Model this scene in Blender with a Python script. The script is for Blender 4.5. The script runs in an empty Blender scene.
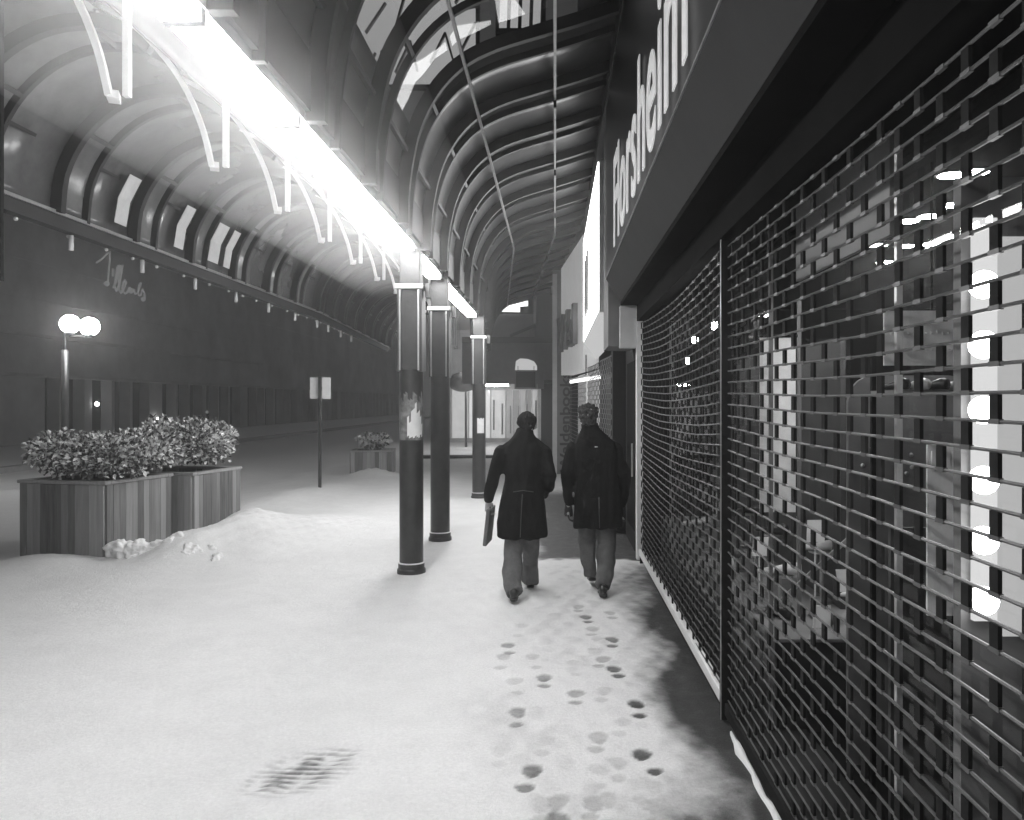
import bpy, bmesh, math, random
import numpy as np
from mathutils import Vector, Matrix, noise
random.seed(7); rng = np.random.default_rng(7)
sc = bpy.context.scene
COL = sc.collection
F, CX, CY, H = 800.0, 555.0, 402.0, 1.8

def P(px, py, D):                      # where a measured sight line meets depth D
    return Vector(((px-CX)*D/F, D, H-(py-CY)*D/F))

# ------------------------------------------------------------------ materials
def mat(name, v, rough=.6, metal=0., var=.25, scale=6., bump=.0, bscale=60., spec=.5, stretch=None, emit=None, alpha=None):
    m = bpy.data.materials.new(name); m.use_nodes = True
    nt = m.node_tree; N = nt.nodes; L = nt.links
    b = N['Principled BSDF']
    b.inputs['Roughness'].default_value = rough; b.inputs['Metallic'].default_value = metal
    b.inputs['Specular IOR Level'].default_value = spec
    tc = N.new('ShaderNodeTexCoord'); mp = N.new('ShaderNodeMapping'); L.new(tc.outputs['Object'], mp.inputs['Vector'])
    if stretch: mp.inputs['Scale'].default_value = stretch
    nz = N.new('ShaderNodeTexNoise'); nz.inputs['Scale'].default_value = scale; nz.inputs['Detail'].default_value = 6
    nz.inputs['Roughness'].default_value = .65
    L.new(mp.outputs['Vector'], nz.inputs['Vector'])
    mr = N.new('ShaderNodeMapRange'); mr.inputs['From Min'].default_value = .25; mr.inputs['From Max'].default_value = .75
    mr.inputs['To Min'].default_value = v*(1-var); mr.inputs['To Max'].default_value = min(1, v*(1+var))
    L.new(nz.outputs['Fac'], mr.inputs['Value']); L.new(mr.outputs['Result'], b.inputs['Base Color'])
    if bump:
        n2 = N.new('ShaderNodeTexNoise'); n2.inputs['Scale'].default_value = bscale; n2.inputs['Detail'].default_value = 4
        L.new(tc.outputs['Object'], n2.inputs['Vector'])
        bp = N.new('ShaderNodeBump'); bp.inputs['Strength'].default_value = bump; bp.inputs['Distance'].default_value = .02
        L.new(n2.outputs['Fac'], bp.inputs['Height']); L.new(bp.outputs['Normal'], b.inputs['Normal'])
    if emit:
        b.inputs['Emission Color'].default_value = (1,1,1,1); b.inputs['Emission Strength'].default_value = emit
    return m
def emat(name, s):
    m = bpy.data.materials.new(name); m.use_nodes = True
    N = m.node_tree.nodes; N.clear()
    e = N.new('ShaderNodeEmission'); e.inputs['Strength'].default_value = s
    o = N.new('ShaderNodeOutputMaterial'); m.node_tree.links.new(e.outputs[0], o.inputs[0]); return m
def glassmat(name, base=.04, tint=.85, rough=.02):
    m = bpy.data.materials.new(name); m.use_nodes = True
    nt = m.node_tree; N = nt.nodes; L = nt.links; N.clear()
    t = N.new('ShaderNodeBsdfTransparent'); t.inputs[0].default_value = (tint,tint,tint,1)
    g = N.new('ShaderNodeBsdfGlossy'); g.inputs['Roughness'].default_value = rough
    ge = N.new('ShaderNodeNewGeometry'); dt = N.new('ShaderNodeVectorMath'); dt.operation='DOT_PRODUCT'
    L.new(ge.outputs['Incoming'], dt.inputs[0]); L.new(ge.outputs['Normal'], dt.inputs[1])
    def mm(op,a,c):
        q = N.new('ShaderNodeMath'); q.operation=op
        for i,v in enumerate((a,c)):
            if v is None: continue
            if isinstance(v,(int,float)): q.inputs[i].default_value=v
            else: L.new(v,q.inputs[i])
        return q.outputs[0]
    sch = mm('POWER', mm('SUBTRACT',1.0,mm('ABSOLUTE',dt.outputs['Value'],None)), 5.0)
    class _O: pass
    ad = _O(); ad.outputs=[mm('ADD', mm('MULTIPLY',sch,.6), base+.015)]
    mx = N.new('ShaderNodeMixShader'); L.new(ad.outputs[0], mx.inputs[0]); L.new(t.outputs[0], mx.inputs[1]); L.new(g.outputs[0], mx.inputs[2])
    o = N.new('ShaderNodeOutputMaterial'); L.new(mx.outputs[0], o.inputs[0]); return m

M = dict(
    black_steel=mat('black_steel', .035, .38, 0, .4, 5, .15, 40),
    rib=mat('rib_paint', .012, .6, 0, .3, 8),
    bright_metal=mat('bright_metal', .55, .3, .8, .15, 20),
    rod=mat('rod_aluminium', .075, .45, .35, .25, 30, stretch=(1,.4,1)),
    link=mat('link_steel', .012, .85, 0, .3, 30, 0, 60, .12),
    tube=emat('lamp_tube', 48), roofglass=mat('snowed_glass', .045, .30, 0, .45, 2.2, .04, 12, .22),
    leftglass=mat('snowed_glass_left', .16, .2, 0, .4, 2.0, .05, 12, .5),
    clear=glassmat('clear_pane', .03, .8), shopglass=glassmat('shop_glass', .0, .92),
    white=mat('white_paint', .75, .5, 0, .08, 10), grey=mat('grey_panel', .15, .55, 0, .15, 4, .05, 30),
    palegrey=mat('pale_panel', .55, .5, 0, .12, 4), dark=mat('dark_wall', .012, .7, 0, .4, 3, .1, 30, .2), fascia=mat('fascia_panel',.034,.7,0,.12,3,.03,30,.1), letterdark=mat('letter_grey',.12,.5), darkboard=mat('dark_board',.03,.7), down=emat('downlight_lens',220), podlamp=emat('pod_lamp_glow',110),
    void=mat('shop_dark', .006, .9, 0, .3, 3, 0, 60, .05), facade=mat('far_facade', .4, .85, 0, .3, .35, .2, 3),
    facade2=mat('far_facade_trim', .36, .8, 0, .2, 1.2), signblack=mat('sign_black', .012, .35, 0, .3, 3),
    letter=mat('letter_white', .8, .4, 0, .05, 10, emit=.35), litwhite=emat('lit_sign_face', 7),
    litdim=emat('lit_window', .5), bulb=emat('bulb_glow', 22), neon=emat('neon_dim', .14), globe=emat('globe_glow', 90),
    litletter=emat('lit_letters', 1.6), coat=mat('wool_coat', .008, .95, 0, .45, 14, .5, 160, .15),
    coat2=mat('wool_coat_dark', .007, .95, 0, .45, 11, .5, 140, .15),
    trouser=mat('trouser_cloth', .13, .9, 0, .35, 9, .4, 120, .2), trouser2=mat('trouser_cloth_dark', .10, .9, 0, .35, 9, .4, 120, .2),
    shoe=mat('shoe_leather', .015, .35, 0, .3, 10), skin=mat('skin', .38, .55, 0, .15, 8),
    hair=mat('hair', .02, .9, 0, .6, 30, .9, 90, .1), hair2=mat('hair_curly', .05, .95, 0, .7, 45, 1., 70, .1),
    glove=mat('glove_leather', .02, .5), bag=mat('bag_leather', .10, .5, 0, .3, 8), paper=mat('paper', .75, .7, 0, .1, 9),
    snowlump=mat('snow_lump', .8, .75, 0, .06, 8, .7, 18), card=mat('price_card', .7, .6, 0, .1, 8),
    banner=mat('window_banner', .85, .6, 0, .3, 5), midcard=mat('display_board', .12, .5, 0, .25, 3),
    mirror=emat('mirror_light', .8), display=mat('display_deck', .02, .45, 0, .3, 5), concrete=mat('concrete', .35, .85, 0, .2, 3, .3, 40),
    soil=mat('soil', .06, .95, 0, .4, 10, .6, 30), stem=mat('stem', .05, .8), transom=mat('transom_board', .2, .6, 0, .12, 3),
    signplate=mat('sign_plate', .85, .5, 0, .08, 8), reflglow=emat('reflection_glow', .42), pale_back=mat('pale_back', .5, .8, 0, .2, 2, .1, 10))

def tonemat(name, lo, hi, rough=.7, grain=None):
    m = bpy.data.materials.new(name); m.use_nodes = True
    nt = m.node_tree; N = nt.nodes; L = nt.links; b = N['Principled BSDF']; b.inputs['Roughness'].default_value = rough
    at = N.new('ShaderNodeAttribute'); at.attribute_name = 'tone'
    tc = N.new('ShaderNodeTexCoord'); mp = N.new('ShaderNodeMapping'); L.new(tc.outputs['Object'], mp.inputs[0])
    mp.inputs['Scale'].default_value = grain or (1,1,1)
    nz = N.new('ShaderNodeTexNoise'); nz.inputs['Scale'].default_value = 3; nz.inputs['Detail'].default_value = 8; L.new(mp.outputs[0], nz.inputs['Vector'])
    mu = N.new('ShaderNodeMath'); mu.operation = 'MULTIPLY_ADD'; mu.inputs[1].default_value = .6; L.new(nz.outputs['Fac'], mu.inputs[0])
    ad = N.new('ShaderNodeMath'); ad.operation = 'MULTIPLY_ADD'; ad.inputs[1].default_value = .8; ad.inputs[2].default_value = -.2
    L.new(at.outputs['Fac'], ad.inputs[0]); L.new(ad.outputs[0], mu.inputs[2])
    mr = N.new('ShaderNodeMapRange'); mr.inputs['To Min'].default_value = lo; mr.inputs['To Max'].default_value = hi
    L.new(mu.outputs[0], mr.inputs[0]); L.new(mr.outputs[0], b.inputs['Base Color'])
    return m
M['plank'] = tonemat('weathered_planks', .06, .34, .75, (12,12,.8))
M['leaf'] = tonemat('evergreen_leaf', .03, .12, .5)
M['frost'] = tonemat('frosted_leaf', .5, .92, .8)

# ------------------------------------------------------------------ mesh building
class MB:
    def __init__(s): s.v=[]; s.f=[]; s.mi=[]; s.tone=[]; s.m=0; s.t=.5
    def add(s, vs, fs):
        o=len(s.v); s.v += [tuple(v) for v in vs]
        for f in fs: s.f.append([o+i for i in f]); s.mi.append(s.m); s.tone.append(s.t)
        return s
    def box(s, x0,x1,y0,y1,z0,z1, fn=None):
        vs=[(x,y,z) for z in (z0,z1) for y in (y0,y1) for x in (x0,x1)]
        if fn: vs=[fn(Vector(v)) for v in vs]
        return s.add(vs, [(0,2,3,1),(4,5,7,6),(0,1,5,4),(1,3,7,5),(3,2,6,7),(2,0,4,6)])
    def bar(s, a, b, w, h, up=(0,0,1)):
        a=Vector(a); b=Vector(b); d=(b-a).normalized(); up=Vector(up)
        if abs(d.dot(up))>.98: up=Vector((0,1,0))
        r=d.cross(up).normalized(); u=r.cross(d)
        vs=[p+r*i*w/2+u*j*h/2 for p in (a,b) for (i,j) in ((-1,-1),(1,-1),(1,1),(-1,1))]
        return s.add(vs, [(0,3,2,1),(4,5,6,7),(0,1,5,4),(1,2,6,5),(2,3,7,6),(3,0,4,7)])
    def tube(s, path, r, n=8, cap=True):
        path=[Vector(p) for p in path]; k=len(path); rs=r if isinstance(r,(list,tuple)) else [r]*k
        vs=[]; 
        t0=(path[1]-path[0]).normalized(); ref=Vector((0,0,1)) if abs(t0.z)<.9 else Vector((0,1,0))
        u=t0.cross(ref).normalized()
        for i,p in enumerate(path):
            t=(path[min(i+1,k-1)]-path[max(i-1,0)]).normalized()
            u=(u-t*u.dot(t)).normalized(); w=t.cross(u)
            rr=rs[i]; rx,ry = rr if isinstance(rr,(list,tuple)) else (rr,rr)
            for j in range(n):
                a=2*math.pi*j/n; vs.append(p+u*math.cos(a)*rx+w*math.sin(a)*ry)
        fs=[(i*n+j,i*n+(j+1)%n,(i+1)*n+(j+1)%n,(i+1)*n+j) for i in range(k-1) for j in range(n)]
        if cap: fs+=[tuple(range(n))[::-1], tuple(range((k-1)*n,k*n))]
        return s.add(vs,fs)
    def rings(s, rs, n=20, e=.82):          # (centre, rx, ry) horizontal rings, capped
        vs=[]
        for c,rx,ry in rs:
            for j in range(n):
                a=2*math.pi*j/n; ca,sa=math.cos(a),math.sin(a)
                vs.append((c[0]+rx*math.copysign(abs(ca)**e,ca), c[1]+ry*math.copysign(abs(sa)**e,sa), c[2]))
        k=len(rs)
        fs=[(i*n+j,i*n+(j+1)%n,(i+1)*n+(j+1)%n,(i+1)*n+j) for i in range(k-1) for j in range(n)]
        fs+=[tuple(range(n))[::-1], tuple(range((k-1)*n,k*n))]
        return s.add(vs,fs)
    def ball(s, c, rx, ry=None, rz=None, n=12, rot=None):
        ry=ry or rx; rz=rz or rx; vs=[]; c=Vector(c)
        k=n//2+1
        for i in range(1,k):
            th=math.pi*i/k
            for j in range(n):
                a=2*math.pi*j/n; v=Vector((rx*math.sin(th)*math.cos(a), ry*math.sin(th)*math.sin(a), rz*math.cos(th)))
                if rot: v=rot@v
                vs.append(c+v)
        t=Vector((0,0,rz)); b=Vector((0,0,-rz))
        if rot: t=rot@t; b=rot@b
        m=(k-1)*n; vs+=[c+t,c+b]
        fs=[(i*n+j,(i+1)*n+j,(i+1)*n+(j+1)%n,i*n+(j+1)%n) for i in range(k-2) for j in range(n)]
        fs+=[(m,j,(j+1)%n) for j in range(n)]+[(m+1,(k-2)*n+(j+1)%n,(k-2)*n+j) for j in range(n)]
        return s.add(vs,fs)
    def prism(s, poly, y0, y1):      # polygon in x,z pushed from y0 to y1
        n=len(poly); vs=[(x,y0,z) for x,z in poly]+[(x,y1,z) for x,z in poly]
        return s.add(vs,[tuple(range(n)),tuple(range(n,2*n))[::-1]]+[(i,i+n,(i+1)%n+n,(i+1)%n) for i in range(n)])
    def warp(s, fn): s.v=[tuple(fn(Vector(v))) for v in s.v]; return s
    def build(s, name, m, parent=None, smooth=False, bevel=0, origin=None, fixn=True):
        me=bpy.data.meshes.new(name); me.from_pydata(s.v,[],s.f)
        for x in (m if isinstance(m,(list,tuple)) else [m]): me.materials.append(x)
        me.polygons.foreach_set('material_index', s.mi)
        at=me.attributes.new('tone','FLOAT','FACE'); at.data.foreach_set('value', s.tone)
        if smooth: me.polygons.foreach_set('use_smooth',[True]*len(me.polygons))
        if fixn:
            bm=bmesh.new(); bm.from_mesh(me); bmesh.ops.recalc_face_normals(bm, faces=bm.faces); bm.to_mesh(me); bm.free()
        me.update()
        return link(name, me, parent, bevel)
def link(name, me, parent=None, bevel=0):
    o=bpy.data.objects.new(name, me); COL.objects.link(o)
    if parent is not None:
        o.parent=parent; o.matrix_parent_inverse=Matrix.Translation(-parent.location)
    if bevel:
        b=o.modifiers.new('bevel','BEVEL'); b.width=bevel; b.segments=2; b.limit_method='ANGLE'; b.harden_normals=False
    return o
def thing(name, label, cat, loc=(0,0,0), group=None):
    o=bpy.data.objects.new(name,None); COL.objects.link(o); o.location=loc; o.empty_display_size=.2
    o['label']=label; o['category']=cat
    if group: o['group']=group
    return o
def tag(o, label, cat, group=None):
    o['label']=label; o['category']=cat
    if group: o['group']=group
    return o
def structure(o): o['kind']='structure'; return o
def copy_tree(o, delta, label=None, parent=None):
    c=o.copy(); COL.objects.link(c)
    if parent is None: c.location=Vector(o.location)+Vector(delta)
    else:
        c.parent=parent
    if label: c['label']=label
    for ch in [x for x in COL.objects if x.parent==o]: copy_tree(ch, (0,0,0), None, c)
    return c
def fused(mb, name, m, parent, voxel=.012, smooth=4, disp=0, dscale=9, seed=0, aniso=(1,1,1)):
    o=mb.build(name+'_tmp', m, None)
    r=o.modifiers.new('r','REMESH'); r.mode='VOXEL'; r.voxel_size=voxel; r.use_smooth_shade=True
    s=o.modifiers.new('s','SMOOTH'); s.factor=.5; s.iterations=smooth
    dg=bpy.context.evaluated_depsgraph_get(); dg.update()
    me=bpy.data.meshes.new_from_object(o.evaluated_get(dg)); me.name=name
    if disp:
        nv=[v.normal.copy() for v in me.vertices]
        for v,n in zip(me.vertices,nv):
            q=Vector((v.co.x*dscale*aniso[0]+seed, v.co.y*dscale*aniso[1], v.co.z*dscale*aniso[2]))
            v.co += n*disp*(noise.noise(q)+.5*noise.noise(q*2.3))
    me.materials.clear(); me.materials.append(m)
    me.polygons.foreach_set('use_smooth',[True]*len(me.polygons))
    me.update(); bpy.data.objects.remove(o)
    return link(name, me, parent)
def text_mesh(s, size=1, extrude=.02, offset=0, sx=1, spacing=1, align='LEFT'):
    cu=bpy.data.curves.new('t','FONT'); cu.body=s; cu.size=size; cu.extrude=extrude; cu.offset=offset; cu.space_character=spacing
    cu.align_x=align; cu.resolution_u=6
    o=bpy.data.objects.new('t',cu); COL.objects.link(o)
    dg=bpy.context.evaluated_depsgraph_get(); dg.update()
    me=bpy.data.meshes.new_from_object(o.evaluated_get(dg)); bpy.data.objects.remove(o)
    for v in me.vertices: v.co.x*=sx
    return me
def place_text(name, me, m, origin, ax, ay, parent):
    ax=Vector(ax).normalized(); ay=Vector(ay).normalized(); az=ax.cross(ay)
    for v in me.vertices: v.co = Vector(origin)+ax*v.co.x+ay*v.co.y+az*v.co.z
    me.materials.clear(); me.materials.append(m); me.name=name; me.update()
    return link(name, me, parent)

BEND_Y=15.6; BA=math.radians(4.2)
def bend(v):
    if v.y<=BEND_Y: return v
    d=v.y-BEND_Y; c,s=math.cos(BA),math.sin(BA)
    return Vector((v.x*c - d*s, BEND_Y + d*c + v.x*s, v.z))

# ------------------------------------------------------------------ ground
def sst(a,b,x): t=np.clip((x-a)/(b-a),0,1); return t*t*(3-2*t)
def axis(*segs):
    out=[]
    for a,b,st in segs: out += list(np.arange(a,b-1e-6,st))
    out.append(segs[-1][1]); return np.array(out)
gx=axis((-90,-30,6),(-30,-12,1.2),(-12,-7,.3),(-7,-1.75,.06),(-1.75,1.15,.016),(1.15,3,.4),(3,40,8))
gy=axis((-20,0,1.5),(0,2.6,.2),(2.6,8.2,.016),(8.2,13,.05),(13,30,.3),(30,60,1.5),(60,200,10))
X,Y=np.meshgrid(gx,gy)
def nz2(x,y,s,seed):
    r=np.zeros_like(x); g=np.random.default_rng(seed)
    for k in range(10):
        a=g.uniform(0,2*np.pi); f=s*g.uniform(.6,2.2); r+=np.sin((x*np.cos(a)+y*np.sin(a))*f+g.uniform(0,6.28))/(.6+k*.25)
    return r/4
prints=[((510,645),(510,652),.55),((543,677),(543,686),.6),((516,713),(515,725),.6),((575,694),(575,703),.5),((532,771),(525,789),.75),
 ((612,638),(612,645),.8),((585,616),(589,621),.8),((612,668),(617,675),.85),((637,704),(640,715),.9),((641,754),(653,771),.9),
 ((598,737),(594,750),.35),((604,658),(600,665),.45),((557,803),(552,820),.45),((595,803),(592,818),.4),((610,800),(650,806),.35),((655,806),(652,822),.4),((690,820),(686,838),.8),
 ((560,822),(556,840),.7),((609,612),(611,617),.35),((594,628),(593,634),.35),((578,606),(579,610),.4),((626,722),(622,733),.2),((545,740),(541,753),.2),((605,690),(602,700),.22)]
_r=random.Random(5)
for _i in range(26):
    _x=_r.uniform(.0,1); _y=_r.uniform(612,815); _px=500+150*_x+(_y-612)*.25*_x; prints.append(((_px,_y),(_px+_r.uniform(-5,5),_y+(_y-402)*.045),_r.uniform(.08,.26)))
wear=np.zeros_like(X); dent=np.zeros_like(X)
near=nz2(X,Y,5,3); fine=nz2(X,Y,22,4); fine2=nz2(X,Y,60,5)
def gp(p): D=H*F/(p[1]-CY); return ((p[0]-CX)*D/F, D)
for s,h,k in prints:
    (sx,sy),(hx,hy)=gp(s),gp(h)
    for (cx,cy,a,b) in ((sx,sy,.052,.078),(hx,hy,.042,.045)):
        r=np.sqrt(((X-cx+.010*np.sin(hx*90))/(a*(1+.22*np.sin(np.clip((Y-cy)/b,-1.5,1.5)*1.2+.3))))**2+((Y-cy)/b)**2)+fine2*.10+fine*.22
        mk=1-sst(.68,1.1,r); wear=np.maximum(wear,mk*k); dent=np.maximum(dent,mk*min(1,k*1.4))
        dent-= .35*np.exp(-((r-1.25)/.18)**2)*k
# dry strip along the shutters, dark bare pavement by the doorway, scuffed walkway
strip=sst(.36,.90,X+near*.20+fine*.05-.022*(Y-4.0))*(1-sst(8.3,9.3,Y))
wear=np.maximum(wear, np.clip(strip*1.15,0,1))
bare=sst(9.05,9.35,Y+near*.12+fine*.05)*(1-sst(15.5,17.5,Y+near*.6))*sst(-.42,-.18,X+near*.12)
wear=np.maximum(wear, bare*.97)
lane=sst(-.55,.5,X+near*.3)*(1-sst(9,9.4,Y))*(Y>0)
smudge=np.clip(lane*(.05+.16*sst(.05,.75,near*.6+fine*.7)),0,1)
wear=np.maximum(wear, smudge)
# wind-scoured patch of brick paving
pcx,pcy=(288-CX)*3.88/F,3.88
rr=(np.abs((X-pcx-.22*(Y-pcy))/.25)**2.6+np.abs((Y-pcy-.10*(X-pcx))/.27)**2.6)**(1/2.6)+near*.30+fine*.16+fine2*.08
patch=1-sst(.45,1.05,rr)
yr=Y+.10*X+nz2(X,Y,7,8)*.012; row=np.floor(yr/.052); fx=(X+row*.083+nz2(X,Y,11,9)*.02)/.125
rip=sst(.25,.55,1-np.abs((yr/.052)%1-.5)*2)*sst(.02,.3,1-np.abs(fx%1-.5)*1.6)*(.45+.55*np.sin(row*12.9+np.floor(fx)*78.2)**2)
wear=np.maximum(wear, patch*np.clip(rip*1.1-.2+fine*.7+fine2*.3,0,1)*.8)
slush=sst(6.0,7.0,-X+near*.3)+0*X
Z=.012*nz2(X,Y,.9,1)+.004*nz2(X,Y,4,2)+.0025*fine*(X>-1.9)*(Y<9)
Z-=.008*np.clip(dent,-1,1); Z-=.010*patch*(.4+rip*.6)
Z-=.02*np.clip(strip,0,1)+.02*bare
fl=1-sst(5.9,7.2,-X+near*.2)                    # sidewalk level against the street
Z+=(-.10)*(1-fl)*(X<0)
def mound(cx,cy,ax,ay,h,rot=0):
    c,s=math.cos(rot),math.sin(rot); u=(X-cx)*c+(Y-cy)*s; v=-(X-cx)*s+(Y-cy)*c
    return h*np.exp(-((u/ax)**2+(v/ay)**2)*1.2)
bank=mound(-4.35,9.35,.75,.35,.10)+mound(-3.6,9.9,.7,.6,.08)+mound(-4.25,9.9,.40,1.0,.20,-.15)+mound(-4.3,11.2,.55,.8,.20)+mound(-5.75,8.95,.5,.35,.10)+mound(-3.6,10.9,.7,1.6,.16,-.2)+mound(-4.9,15.0,.9,2.6,.14,-.1)+mound(-4.3,18.6,.8,.5,.16)+mound(-3.2,18.5,1.2,3,.12)
Z+=bank*(1+.18*near+.08*fine)
Z=np.where((Y>30)|(X<-12)|(X>1.15), np.where(X<-7,-.1,0), Z)
ny,nx=X.shape
me=bpy.data.meshes.new('snow_ground')
co=np.stack([X,Y,Z],-1).reshape(-1,3)
idx=np.arange(nx*ny).reshape(ny,nx)
fa=np.stack([idx[:-1,:-1],idx[:-1,1:],idx[1:,1:],idx[1:,:-1]],-1).reshape(-1,4)
me.vertices.add(len(co)); me.vertices.foreach_set('co',co.ravel().astype('f4'))
me.loops.add(fa.size); me.loops.foreach_set('vertex_index',fa.ravel().astype('i4'))
me.polygons.add(len(fa)); me.polygons.foreach_set('loop_start',np.arange(0,fa.size,4,dtype='i4')); me.polygons.foreach_set('loop_total',np.full(len(fa),4,dtype='i4'))
me.polygons.foreach_set('use_smooth',np.ones(len(fa),dtype=bool)); me.update(calc_edges=True)
for nm,ar in (('wear',wear),('slush',np.clip(slush,0,1)*(1-sst(0,1,bank*6)))):
    a=me.attributes.new(nm,'FLOAT','POINT'); a.data.foreach_set('value',ar.ravel().astype('f4'))
gm=bpy.data.materials.new('snow_over_paving'); gm.use_nodes=True; nt=gm.node_tree; N=nt.nodes; L=nt.links; b=N['Principled BSDF']
def node(t,**k):
    n=N.new(t)
    for a,v in k.items(): setattr(n,a,v)
    return n
def nmath(op,a,b2=None,c=None):
    n=node('ShaderNodeMath',operation=op)
    for i,q in enumerate((a,b2,c)):
        if q is None: continue
        if isinstance(q,(int,float)): n.inputs[i].default_value=q
        else: L.new(q,n.inputs[i])
    return n.outputs[0]
tc=node('ShaderNodeTexCoord'); OC=tc.outputs['Object']
def nn(scale,detail=5,rough=.6):
    n=node('ShaderNodeTexNoise'); n.inputs['Scale'].default_value=scale; n.inputs['Detail'].default_value=detail; n.inputs['Roughness'].default_value=rough
    L.new(OC,n.inputs['Vector']); return n.outputs['Fac']
wa=node('ShaderNodeAttribute',attribute_name='wear').outputs['Fac']; sl=node('ShaderNodeAttribute',attribute_name='slush').outputs['Fac']
n1=nn(9,8,.7); n2=nn(160,3,.6); n3=nn(1.3,5); n4=nn(420,2)
w2=nmath('ADD',wa,nmath('MULTIPLY',nmath('SUBTRACT',n1,.5),nmath('MULTIPLY',nmath('MULTIPLY',wa,nmath('SUBTRACT',1.15,wa)),2.6)))
w2=nmath('ADD',w2,nmath('MULTIPLY',nmath('SUBTRACT',n4,.5),nmath('MULTIPLY',wa,.7)))
cl=node('ShaderNodeClamp'); L.new(w2,cl.inputs[0]); w2=cl.outputs[0]
snowc=nmath('MULTIPLY_ADD',n3,.12,.70)
n5=nn(55,4,.7); n6=nn(3.5,8,.75)
snowc=nmath('ADD',snowc,nmath('MULTIPLY',nmath('SUBTRACT',n4,.5),.35))
snowc=nmath('ADD',snowc,nmath('MULTIPLY',nmath('SUBTRACT',n5,.5),.30))
snowc=nmath('ADD',snowc,nmath('MULTIPLY',nmath('SUBTRACT',n6,.5),.18))
pav=nmath('MULTIPLY_ADD',n1,.04,.006)
sm=nmath('MULTIPLY',sl,nmath('MULTIPLY_ADD',n3,1.0,-.05)); c2=node('ShaderNodeClamp'); L.new(nmath('MULTIPLY',sm,.38),c2.inputs[0])
mixa=node('ShaderNodeMix',data_type='FLOAT'); L.new(c2.outputs[0],mixa.inputs[0]); L.new(snowc,mixa.inputs[2]); L.new(nmath('MULTIPLY_ADD',n1,.5,.15),mixa.inputs[3])
mixb=node('ShaderNodeMix',data_type='FLOAT'); L.new(w2,mixb.inputs[0]); L.new(mixa.outputs[0],mixb.inputs[2]); L.new(pav,mixb.inputs[3])
L.new(mixb.outputs[0],b.inputs['Base Color'])
L.new(nmath('MULTIPLY_ADD',w2,-.3,.85),b.inputs['Roughness']); b.inputs['Specular IOR Level'].default_value=.3
bp=node('ShaderNodeBump'); bp.inputs['Strength'].default_value=.55; bp.inputs['Distance'].default_value=.014
L.new(nmath('ADD',nmath('MULTIPLY',n2,.5),nmath('ADD',nmath('MULTIPLY',n1,1.3),nmath('MULTIPLY',n5,.7))),bp.inputs['Height']); L.new(bp.outputs[0],b.inputs['Normal'])
me.materials.append(gm)
structure(link('snowy_ground',me))

# far kerb of the street
structure(MB().box(-15.0,-14.7,8,120,-.12,.05).build('far_kerb',M['concrete']))
structure(MB().box(-22,-15.0,6,120,-.12,.03).build('far_pavement',M['snowlump']))

# ------------------------------------------------------------------ right-hand vaulted canopy
RP=[(-1.42,3.40),(-1.41,3.7),(-1.37,4.0),(-1.30,4.28),(-1.19,4.52),(-1.03,4.74),(-.82,4.92),(-.55,5.05),(-.2,5.16),(.2,5.28),(.62,5.42)]
LP=[(-4.5,3.5),(-4.46,3.85),(-4.31,4.17),(-4.08,4.42),(-3.8,4.58),(-3.5,4.64),(-3.2,4.60),(-2.93,4.44),(-2.7,4.2),(-2.55,3.97),(-2.44,3.7),(-2.38,3.45)]
def spl(p,m=3):
    out=[]; q=[p[0]]+p+[p[-1]]
    for i in range(1,len(q)-2):
        for j in range(m):
            t=j/m; out.append(tuple(.5*(2*q[i][k]+(q[i+1][k]-q[i-1][k])*t+(2*q[i-1][k]-5*q[i][k]+4*q[i+1][k]-q[i+2][k])*t*t+(3*q[i][k]-q[i-1][k]-3*q[i+1][k]+q[i+2][k])*t**3) for k in (0,1)))
    return out+[p[-1]]
BAYS=[8.45+1.29*k for k in range(-8,14)]
def arc_bar(mb, prof, y, w, dep, inward=0):
    pts=[Vector((x,y,z)) for x,z in spl(prof)]
    vs=[]; n=len(pts)
    for i,p in enumerate(pts):
        t=(pts[min(i+1,n-1)]-pts[max(i-1,0)]).normalized(); nrm=Vector((t.z,0,-t.x))   # to the inside
        for a,bq in ((0,-1),(1,-1),(1,1),(0,1)):
            vs.append(bend(p+nrm*(inward+a*dep)+Vector((0,bq*w/2,0))))
    fs=[(i*4+j,i*4+(j+1)%4,(i+1)*4+(j+1)%4,(i+1)*4+j) for i in range(n-1) for j in range(4)]+[(3,2,1,0),(4*n-4,4*n-3,4*n-2,4*n-1)]
    mb.add(vs,fs)
def sheet(prof, y0, y1, th=.012):
    prof=spl(prof); mb=MB(); n=len(prof); pts=[Vector((x,0,z)) for x,z in prof]; vs=[]
    for y in (y0,y1):
        for i,p in enumerate(pts):
            t=(pts[min(i+1,n-1)]-pts[max(i-1,0)]).normalized(); nrm=Vector((t.z,0,-t.x))
            vs.append(bend(p+Vector((0,y,0)))); vs.append(bend(p-nrm*th+Vector((0,y,0))))
    fs=[]
    for i in range(n-1):
        a=2*i; o=2*n
        fs+=[(a,a+2,a+2+o,a+o),(a+1,a+1+o,a+3+o,a+3),(a,a+1,a+3,a+2),(a+o,a+2+o,a+3+o,a+1+o)]
    fs+=[(0,2*n,2*n+1,1),(2*n-2,2*n-1,4*n-1,4*n-2)]
    return mb.add(vs,fs)
def rung(mb, prof, i, t, y0, y1, w=.035, ins=0):
    a=Vector((prof[i][0],0,prof[i][1])); c=Vector((prof[i+1][0],0,prof[i+1][1])); p=a.lerp(c,t); tt=(c-a).normalized(); nrm=Vector((tt.z,0,-tt.x))
    p=p+nrm*(.03+ins)
    mb.bar(bend(p+Vector((0,y0,0))),bend(p+Vector((0,y1,0))),w,.04,tuple(nrm))
canopy=thing('vaulted_canopy','dark ribbed glass vault roofing the walkway above the two walking men','canopy',(-.4,8,3.4))
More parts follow.
